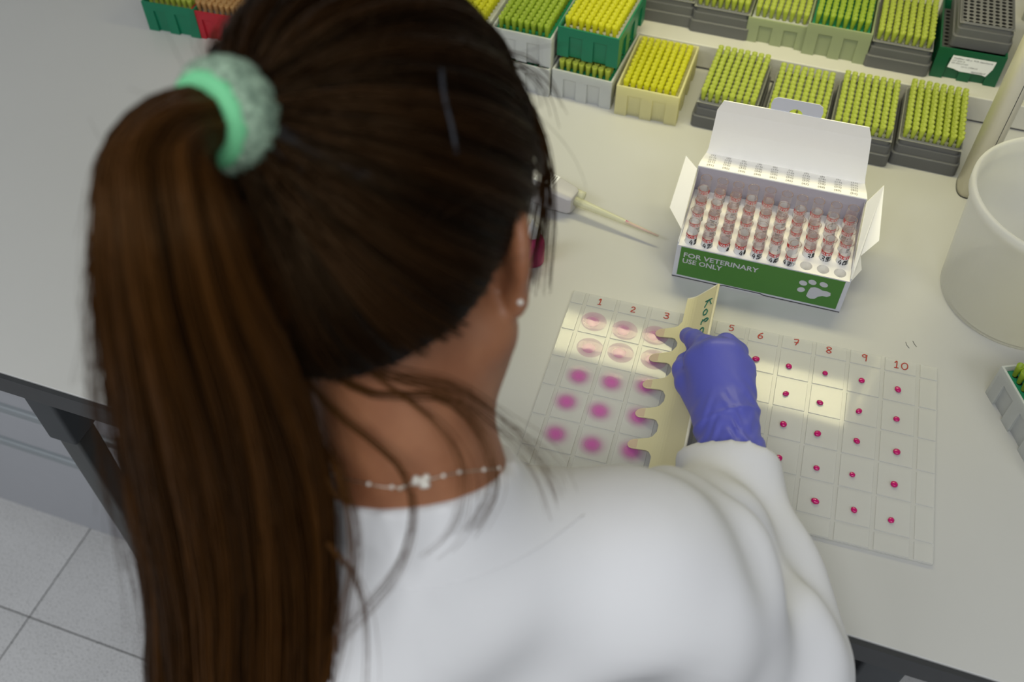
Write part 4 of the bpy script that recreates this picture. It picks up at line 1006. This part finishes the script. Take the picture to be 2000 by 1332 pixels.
# the other hand, flat on the thigh
LW = np.array([-0.125, 0.365, -0.152]); LP = np.array([-0.112, 0.435, -0.178])
lf = [[LP+np.array([dx, dy, -0.002*abs(k-1.5)]), LP+np.array([dx*1.25+0.006, dy+l*0.5, -0.004]), LP+np.array([dx*1.35+0.010, dy+l*0.8, -0.010]), LP+np.array([dx*1.4+0.012, dy+l, -0.018])] for k, (dx, dy, l) in enumerate(((0.028, 0.012, 0.068), (0.009, 0.018, 0.076), (-0.010, 0.014, 0.070), (-0.028, 0.004, 0.056)))]
lt_ = [LW+np.array([0.020, 0.018, -0.008]), LP+np.array([0.046, -0.030, -0.006]), LP+np.array([0.060, -0.006, -0.010]), LP+np.array([0.066, 0.014, -0.014])]
def left_sdf(X, Y, Z):
    d = sd_cap(X, Y, Z, LW-np.array([0.02, 0.04, -0.02]), LW, 0.029, 0.027)
    for k, f_ in enumerate(lf):
        d = smin(d, sd_cap(X, Y, Z, LW+(f_[0]-LP)*0.4, f_[0], 0.0165, 0.012), 0.015)
    for k, f_ in enumerate(lf+[lt_]):
        c_ = None
        for a in range(3):
            s_ = sd_cap(X, Y, Z, f_[a], f_[a+1], 0.0104-0.0008*a, 0.0096-0.0008*a); c_ = s_ if c_ is None else smin(c_, s_, 0.004)
        d = smin(d, c_, 0.006)
    return d
V2, F2 = nets(left_sdf, LW-np.array([0.08, 0.10, 0.09]), LW+np.array([0.13, 0.19, 0.06]), 0.0022); pchild('glove', fast_mesh('glove', W(smooth_v(V2, F2, 1)), F2, 'glove'))
MB_w = MB().tube([W(p) for p in (ELB*0.35+WRI*0.65, WRI, W0+(wc-W0)*0.2)], [0.026, 0.026, 0.026], 14); pchild('wrist', MB_w.mesh('wrist', 'skin', True))

# ---- hair: solid under-volume and strands swept to the tie
TIE = CD(452, 224, 0.457); TIE_H = (TIE-HCN)@HM
TD = CD(352, 248, 0.432)-TIE; TD /= np.linalg.norm(TD)        # axis of the gathered hair
HRAD = np.array([0.0945, 0.113, 0.112]); HOFF = np.array([0.003, -0.008, 0.034])
def cap_sdf(X, Y, Z):
    x, y, z = to_h(X, Y, Z)
    d = sd_ell(x, y, z, HOFF, HRAD-0.004)
    d = smin(d, sd_ell(x, y, z, (0, -0.045, -0.035), (0.066, 0.058, 0.058)), 0.03)
    d = np.maximum(d, -(z-0.016-1.02*y+0.35*np.maximum(np.abs(x)-0.05, 0)))       # hairline
    tp = TIE_H; b0 = tp*0.45+np.array([0, 0, 0.01])
    d = smin(d, sd_cap(x, y, z, b0, tp, 0.056, 0.011), 0.03)
    return d
lo = HCN-0.19; hi = HCN+0.19
V, F = nets(cap_sdf, lo, hi, 0.004); V = smooth_v(V, F, 2)
hair = pchild('hair', fast_mesh('hair', W(V), F, 'hair_base')); hair['label'] = 'dark brown hair pulled back'
CAP_BVH = BVHTree.FromPolygons([Vector(v) for v in V], F.tolist())
def sph(n): return n/np.linalg.norm(n, axis=-1, keepdims=True)
NS, K = 5200, 15
dT = sph((TIE_H-HOFF)[None])[0]
d0 = []
while len(d0) < NS:
    v = sph(rng.normal(size=(4000, 3))); pz_ = HOFF+v*HRAD
    ok = (pz_[:, 2]-0.016-1.02*pz_[:, 1]) > -0.004
    w_ = rng.random(4000) < np.where((pz_[:, 2]-0.016-1.02*pz_[:, 1]) < 0.05, 1.0, 0.55)
    d0 += list(v[ok & w_])
d0 = np.array(d0[:NS])
t = np.linspace(0, 1, K)[None, :, None]
om = np.arccos(np.clip(d0@dT, -0.999, 0.999))[:, None, None]
dirs = (np.sin((1-t)*om)*d0[:, None]+np.sin(t*om)*dT)/np.sin(om)
rad = 1/np.sqrt(((sph(dirs)/HRAD)**2).sum(-1))
az = np.arctan2(d0@np.cross(dT, [0, 0, 1.0]), d0@np.cross(np.cross(dT, [0, 0, 1.0]), dT))
cl = np.sin(az*17+1)*0.5+np.sin(az*41+2)*0.35+np.sin(az*7)*0.4                      # locks
lift = 0.0035*cl[:, None]+0.0025*rng.random((NS, 1))+0.003*np.sin(t[..., 0]*math.pi)*np.sin(az*29)[:, None]
surf = HOFF+sph(dirs)*(rad+lift-0.002)[..., None]
for _ in range(3):                                           # keep every strand outside the under-volume
    cc_ = surf@HM.T+HCN; sd_ = cap_sdf(cc_[..., 0], cc_[..., 1], cc_[..., 2])
    surf = surf+sph(surf-HOFF)*np.clip(0.0012+lift*0.6-sd_, 0, 0.03)[..., None]
wt = np.clip((t-0.45)/0.40, 0, 1); wt = wt*wt*(3-2*wt)
TDh = TD@HM; e1 = np.cross(TDh, [0.2, 0.1, 1.0]); e1 /= np.linalg.norm(e1); e2 = np.cross(TDh, e1)
rel = surf[:, K//2]-TIE_H; pa_ = np.arctan2(rel@e2, rel@e1)
rr = 0.0115*np.sqrt(rng.random(NS)*0.5+0.5)
endp = TIE_H-TDh*0.004+(np.cos(pa_)*rr)[:, None]*e1+(np.sin(pa_)*rr)[:, None]*e2
neck_ = endp-TDh*0.018                                      # gathered just before the tie
w2 = np.clip((t-0.84)/0.16, 0, 1)
paths = surf*(1-wt)+(neck_[:, None]*(1-w2)+endp[:, None]*w2)*wt
paths += rng.normal(size=(NS, 1, 3))*0.0006
tint = np.clip(0.25+0.30*cl+0.25*rng.random(NS), 0, 1)
strands(paths@HM.T+HCN, np.full((NS,), 0.00055), 0.9, tint, 'hair', 'swept_strands', hair).location = (0, 0, 0)

# ---- ponytail
gp = [(452, 224, 0.457, 54, 0.0135), (402, 234, 0.446, 60, 0.0150), (348, 264, 0.437, 78, 0.022), (316, 332, 0.430, 104, 0.030), (328, 440, 0.428, 126, 0.036), (360, 600, 0.445, 152, 0.038), (412, 780, 0.480, 178, 0.036), (455, 960, 0.520, 184, 0.034), (480, 1140, 0.555, 175, 0.034), (484, 1320, 0.585, 168, 0.034), (490, 1520, 0.615, 160, 0.03), (495, 1700, 0.64, 110, 0.02)]
gc = np.array([CD(u, v, d) for u, v, d, _, _ in gp]); gw = np.array([w*d/FPX for _, _, d, w, _ in gp]); gt = np.array([t_ for *_, t_ in gp])
KT = 30
def cat(A, n):
    A = np.asarray(A, float); return np.array(spline(list(A) if A.ndim > 1 else [np.array([a]) for a in A], n)).reshape(-1, *(A.shape[1:] or ()))
def resample(A, n):
    s = np.linspace(0, len(A)-1, n); i = np.minimum(s.astype(int), len(A)-2); f_ = (s-i); f_ = f_.reshape(-1, *([1]*(A.ndim-1)))
    return A[i]*(1-f_)+A[i+1]*f_
GCs = resample(cat(gc, 6), KT); GW = resample(cat(gw, 6), KT); GT = resample(cat(gt, 6), KT)
Tn = np.gradient(GCs, axis=0); Tn /= np.linalg.norm(Tn, axis=1, keepdims=True)
vd = GCs-EYE; vd /= np.linalg.norm(vd, axis=1, keepdims=True)
SX = np.cross(Tn, vd); SX /= np.linalg.norm(SX, axis=1, keepdims=True); SY = np.cross(SX, Tn)
b = MB(); b.loft([[tuple(W(GCs[k]+SX[k]*GW[k]*0.84*math.cos(a)+SY[k]*GT[k]*0.82*math.sin(a))) for a in np.linspace(0, 2*math.pi, 20, endpoint=False)] for k in range(KT)])
pony = pchild('ponytail', b.mesh('ponytail', 'hair_base', True)); pony['label'] = 'long brown ponytail'
NP = 4600
ang = rng.random(NP)*2*math.pi; rr = np.sqrt(rng.random(NP)*0.55+0.45)
ca_, sa_ = np.cos(ang)*rr, np.sin(ang)*rr
kk = np.arange(KT)[None]/KT
lock = np.sin(ang*9+0.7)*0.5+np.sin(ang*23)*0.45+np.sin(ang*5)*0.25
wob = 0.05*np.sin(kk*7+ang[:, None]*5)+0.06*np.sin(kk*11+lock[:, None]*4)*kk+0.05*lock[:, None]*kk*2
tw = 0.25*kk*np.sin(ang*3)[:, None]
cx_ = (ca_[:, None]+wob)*(1+0.0*kk); sy_ = sa_[:, None]*(1+0.10*lock[:, None])+tw*0.3
pth = GCs[None]+SX[None]*(GW[None]*cx_)[..., None]+SY[None]*(GT[None]*sy_)[..., None]
pth += np.cumsum(rng.normal(size=(NP, KT, 3))*0.0004, axis=1)
tint = np.clip(0.30+0.35*lock+0.35*rng.random(NP), 0, 1)
strands(pth, np.full((NP,), 0.0006), 0.7, tint, 'tail', 'ponytail_strands', pony)
# flyaway strands along the outer side of the tail
nf = 90; s0_ = rng.integers(2, 12, nf); fp = []
for i in range(nf):
    k0 = s0_[i]; n_ = KT-k0; k1 = np.linspace(k0, min(KT-1, k0+rng.integers(8, 18)), 16)
    base_ = np.array([resample(GCs, 300)[int(k/KT*299)] for k in k1]); sx = np.array([SX[int(k)] for k in k1]); gw_ = np.array([GW[int(k)] for k in k1])
    side = -1 if rng.random() < 0.7 else 1
    sgn = side*np.sign((SX[5]@rt))
    amp = 1.0+np.linspace(0, 1, 16)*rng.uniform(0.05, 0.35)*np.sin(np.linspace(0, rng.uniform(1.5, 3.0), 16))
    fp.append(base_+sx*(gw_*amp*sgn)[:, None])
strands(np.array(fp), np.full((nf,), 0.00022), 0.5, np.full(nf, 0.5), 'tail', 'flyaway_strands', pony)

# ---- loose locks: pixel paths with their distances from the camera
locks = [
 ([(560, 640, .52), (640, 720, .51), (720, 768, .515), (800, 772, .52), (870, 778, .525), (930, 830, .535), (962, 900, .545), (968, 960, .55), (945, 1010, .55), (925, 1040, .55)], 26, 0.0022),
 ([(600, 640, .52), (680, 700, .515), (760, 730, .52), (880, 755, .53), (960, 810, .55), (1020, 870, .565), (1060, 930, .57), (1080, 990, .57)], 18, 0.0030),
 ([(620, 640, .52), (700, 700, .515), (800, 745, .52), (900, 775, .535), (980, 830, .56), (1040, 870, .575), (1085, 920, .58), (1100, 960, .58)], 14, 0.0035),
 ([(660, 660, .51), (730, 730, .51), (840, 810, .52), (890, 870, .53), (910, 930, .54), (905, 1000, .545), (880, 1050, .55), (840, 1085, .55)], 12, 0.0022),
 ([(560, 680, .51), (640, 790, .515), (720, 855, .515), (780, 910, .515), (808, 980, .52), (800, 1060, .525), (770, 1130, .53), (710, 1200, .53), (640, 1275, .53)], 24, 0.0020),
 ([(620, 850, .52), (660, 920, .515), (685, 1010, .515), (692, 1100, .515), (680, 1180, .515), (665, 1270, .52), (640, 1360, .52)], 30, 0.0026),
 ([(640, 1060, .515), (690, 1120, .515), (715, 1190, .515), (722, 1270, .52), (720, 1350, .52)], 12, 0.0016),
 ([(620, 880, .515), (650, 960, .51), (690, 990, .515), (700, 1060, .515), (690, 1140, .515)], 8, 0.002),
 ([(985, 150, .60), (1030, 210, .605), (1058, 290, .61), (1062, 380, .615), (1050, 470, .62), (1038, 550, .62)], 60, 0.0045),
 ([(1000, 190, .60), (1045, 250, .61), (1068, 330, .615), (1070, 420, .62), (1060, 500, .62), (1052, 560, .62)], 26, 0.0035),
 ([(960, 110, .60), (1020, 130, .605), (1060, 170, .61), (1078, 220, .61)], 14, 0.005),
 ([(880, 20, .58), (930, 60, .59), (975, 110, .60), (1000, 170, .60)], 24, 0.006),
 ([(255, 920, .47), (262, 990, .48), (280, 1060, .49), (296, 1120, .50)], 14, 0.0016),
 ([(245, 930, .47), (248, 1000, .48), (262, 1070, .49), (292, 1150, .50)], 6, 0.001),
 ([(430, 135, .50), (415, 105, .51), (425, 70, .52), (470, 40, .53)], 30, 0.004)]
for pts, n_, sp in locks:
    lr_ = 0.00055 if pts[0][0] > 900 else 0.00032
    A = resample(np.array(spline([CD(u, v, d) for u, v, d in pts], 6)), 18)
    n_ = max(4, int(n_*0.7)); off = rng.normal(size=(n_, 1, 3))*sp*0.4; fan = rng.normal(size=(n_, 1, 3))*sp*np.linspace(0.1, 1.3, 18)[None, :, None]
    strands(A[None]+off+fan, np.full((n_,), lr_), 0.25, rng.random(n_)*0.5+(0.5 if lr_ < 0.0005 else 0.1), 'tail', 'loose_lock', hair)
# fine flyaways around the silhouette of the head
fp = []
for i in range(150):
    d_ = sph(rng.normal(size=3)); p_ = HOFF+d_*HRAD
    if p_[2]-0.026-1.02*p_[1] < 0: continue
    tg_ = sph(np.cross(d_, rng.normal(size=3))); s_ = np.linspace(0, 1, 12)[:, None]
    L_ = rng.uniform(0.03, 0.09); c_ = p_+tg_*s_*L_+d_*(np.sin(s_*math.pi*rng.uniform(0.4, 1.0))*L_*0.28-0.001)
    fp.append(c_@HM.T+HCN)
fp = np.array(fp); strands(fp, np.full((len(fp),), 0.00018), 0.5, np.full(len(fp), 0.4), 'hair', 'flyaway_strands', hair)

# ---- hair tie, pin, necklace, ear studs
ax_ = TD; e1c = np.cross(ax_, [0.1, 0.2, 1.0]); e1c /= np.linalg.norm(e1c); e2c = np.cross(ax_, e1c)
def torus(c, R, r, squash, name, m, n=40, k=14, rip=0.0):
    L = []
    for i in range(n):
        a = 2*math.pi*i/n; o_ = e1c*math.cos(a)+e2c*math.sin(a); r_ = r*(1+rip*math.sin(a*13)+rip*0.6*math.sin(a*7+1))
        L.append([tuple(W(c+o_*(R+r_*math.cos(b_))+ax_*(r_*squash*math.sin(b_)))) for b_ in np.linspace(0, 2*math.pi, k, endpoint=False)])
    b = MB(); b.loft(L+[L[0]], 0, False, False); return b.mesh(name, m, True)
tie = pchild('hair_tie', torus(TIE+ax_*0.003, 0.0192, 0.0090, 1.45, 'hair_tie', 'hair_tie', rip=0.05)); tie['label'] = 'fuzzy mint green hair tie'
obj('smooth_band', torus(TIE+ax_*0.0140, 0.0172, 0.0056, 0.9, 'smooth_band', 'tie_mint'), tie)
pin = [hit(CAP_BVH, u, v, 0.0105) for u, v in spline([(862, 135), (868, 190), (882, 245), (892, 300)], 4)]
pin = [W(p) for p in pin if p is not None]
if len(pin) > 2: pchild('hair_pin', MB().tube(pin, 0.0011, 6).mesh('hair_pin', 'pin_dark', True))
chain = [hit(SKIN_BVH, u, v, 0.0006) for u, v in spline([(600, 900), (645, 925), (722, 946), (770, 952), (820, 942), (870, 928), (920, 920), (975, 915)], 5)]
chain = [W(p) for p in chain if p is not None]
nk = pchild('necklace', MB().tube(chain, 0.0004, 5).mesh('necklace', 'silver', True)); nk['label'] = 'thin silver necklace with small pearls'
def bead(u, v, r, name='bead', m='pearl', par=nk, lift=0.0012, bvh=None):
    p_ = hit(bvh or SKIN_BVH, u, v, lift)
    if p_ is None: return
    b = MB(); b.lathe([(r*math.sin(math.pi*k/8)+1e-6, -r*math.cos(math.pi*k/8)) for k in range(9)], 12)
    o = obj(name, b.mesh(name, m, True), par); o.location = Vector(W(p_))-(Vector((0, 0, 0)) if par is not person else pinv); return o
for u, v in ((641, 924), (720, 945), (765, 951), (866, 929), (897, 922), (945, 917), (974, 914)): bead(u, v, 0.0013)
for k in range(7): bead(820+random.uniform(-13, 13), 940+random.uniform(-8, 8), 0.0022, 'flower_bead')
for k in range(4): bead(782+random.uniform(-9, 9), 950+random.uniform(-6, 6), 0.0012, 'flower_bead', 'silver')
o = bead(1016, 590, 0.0019, 'ear_stud', 'pearl', person, 0.0); 

# two dark fibres on the bench by the bucket
for pts in (((1769, 668), (1771, 674), (1776, 680)), ((1783, 666), (1786, 672), (1790, 677))):
    c0_ = P(*pts[1], 0.0003); o = MB().tube([P(u, v, 0.0003)-c0_ for u, v in pts], 0.00025, 4).build('hair_fibre', 'ink_black', None, c0_); tag(o, 'tiny dark fibre lying on the bench between plate and bucket', 'fibre', 'fibres by the bucket')
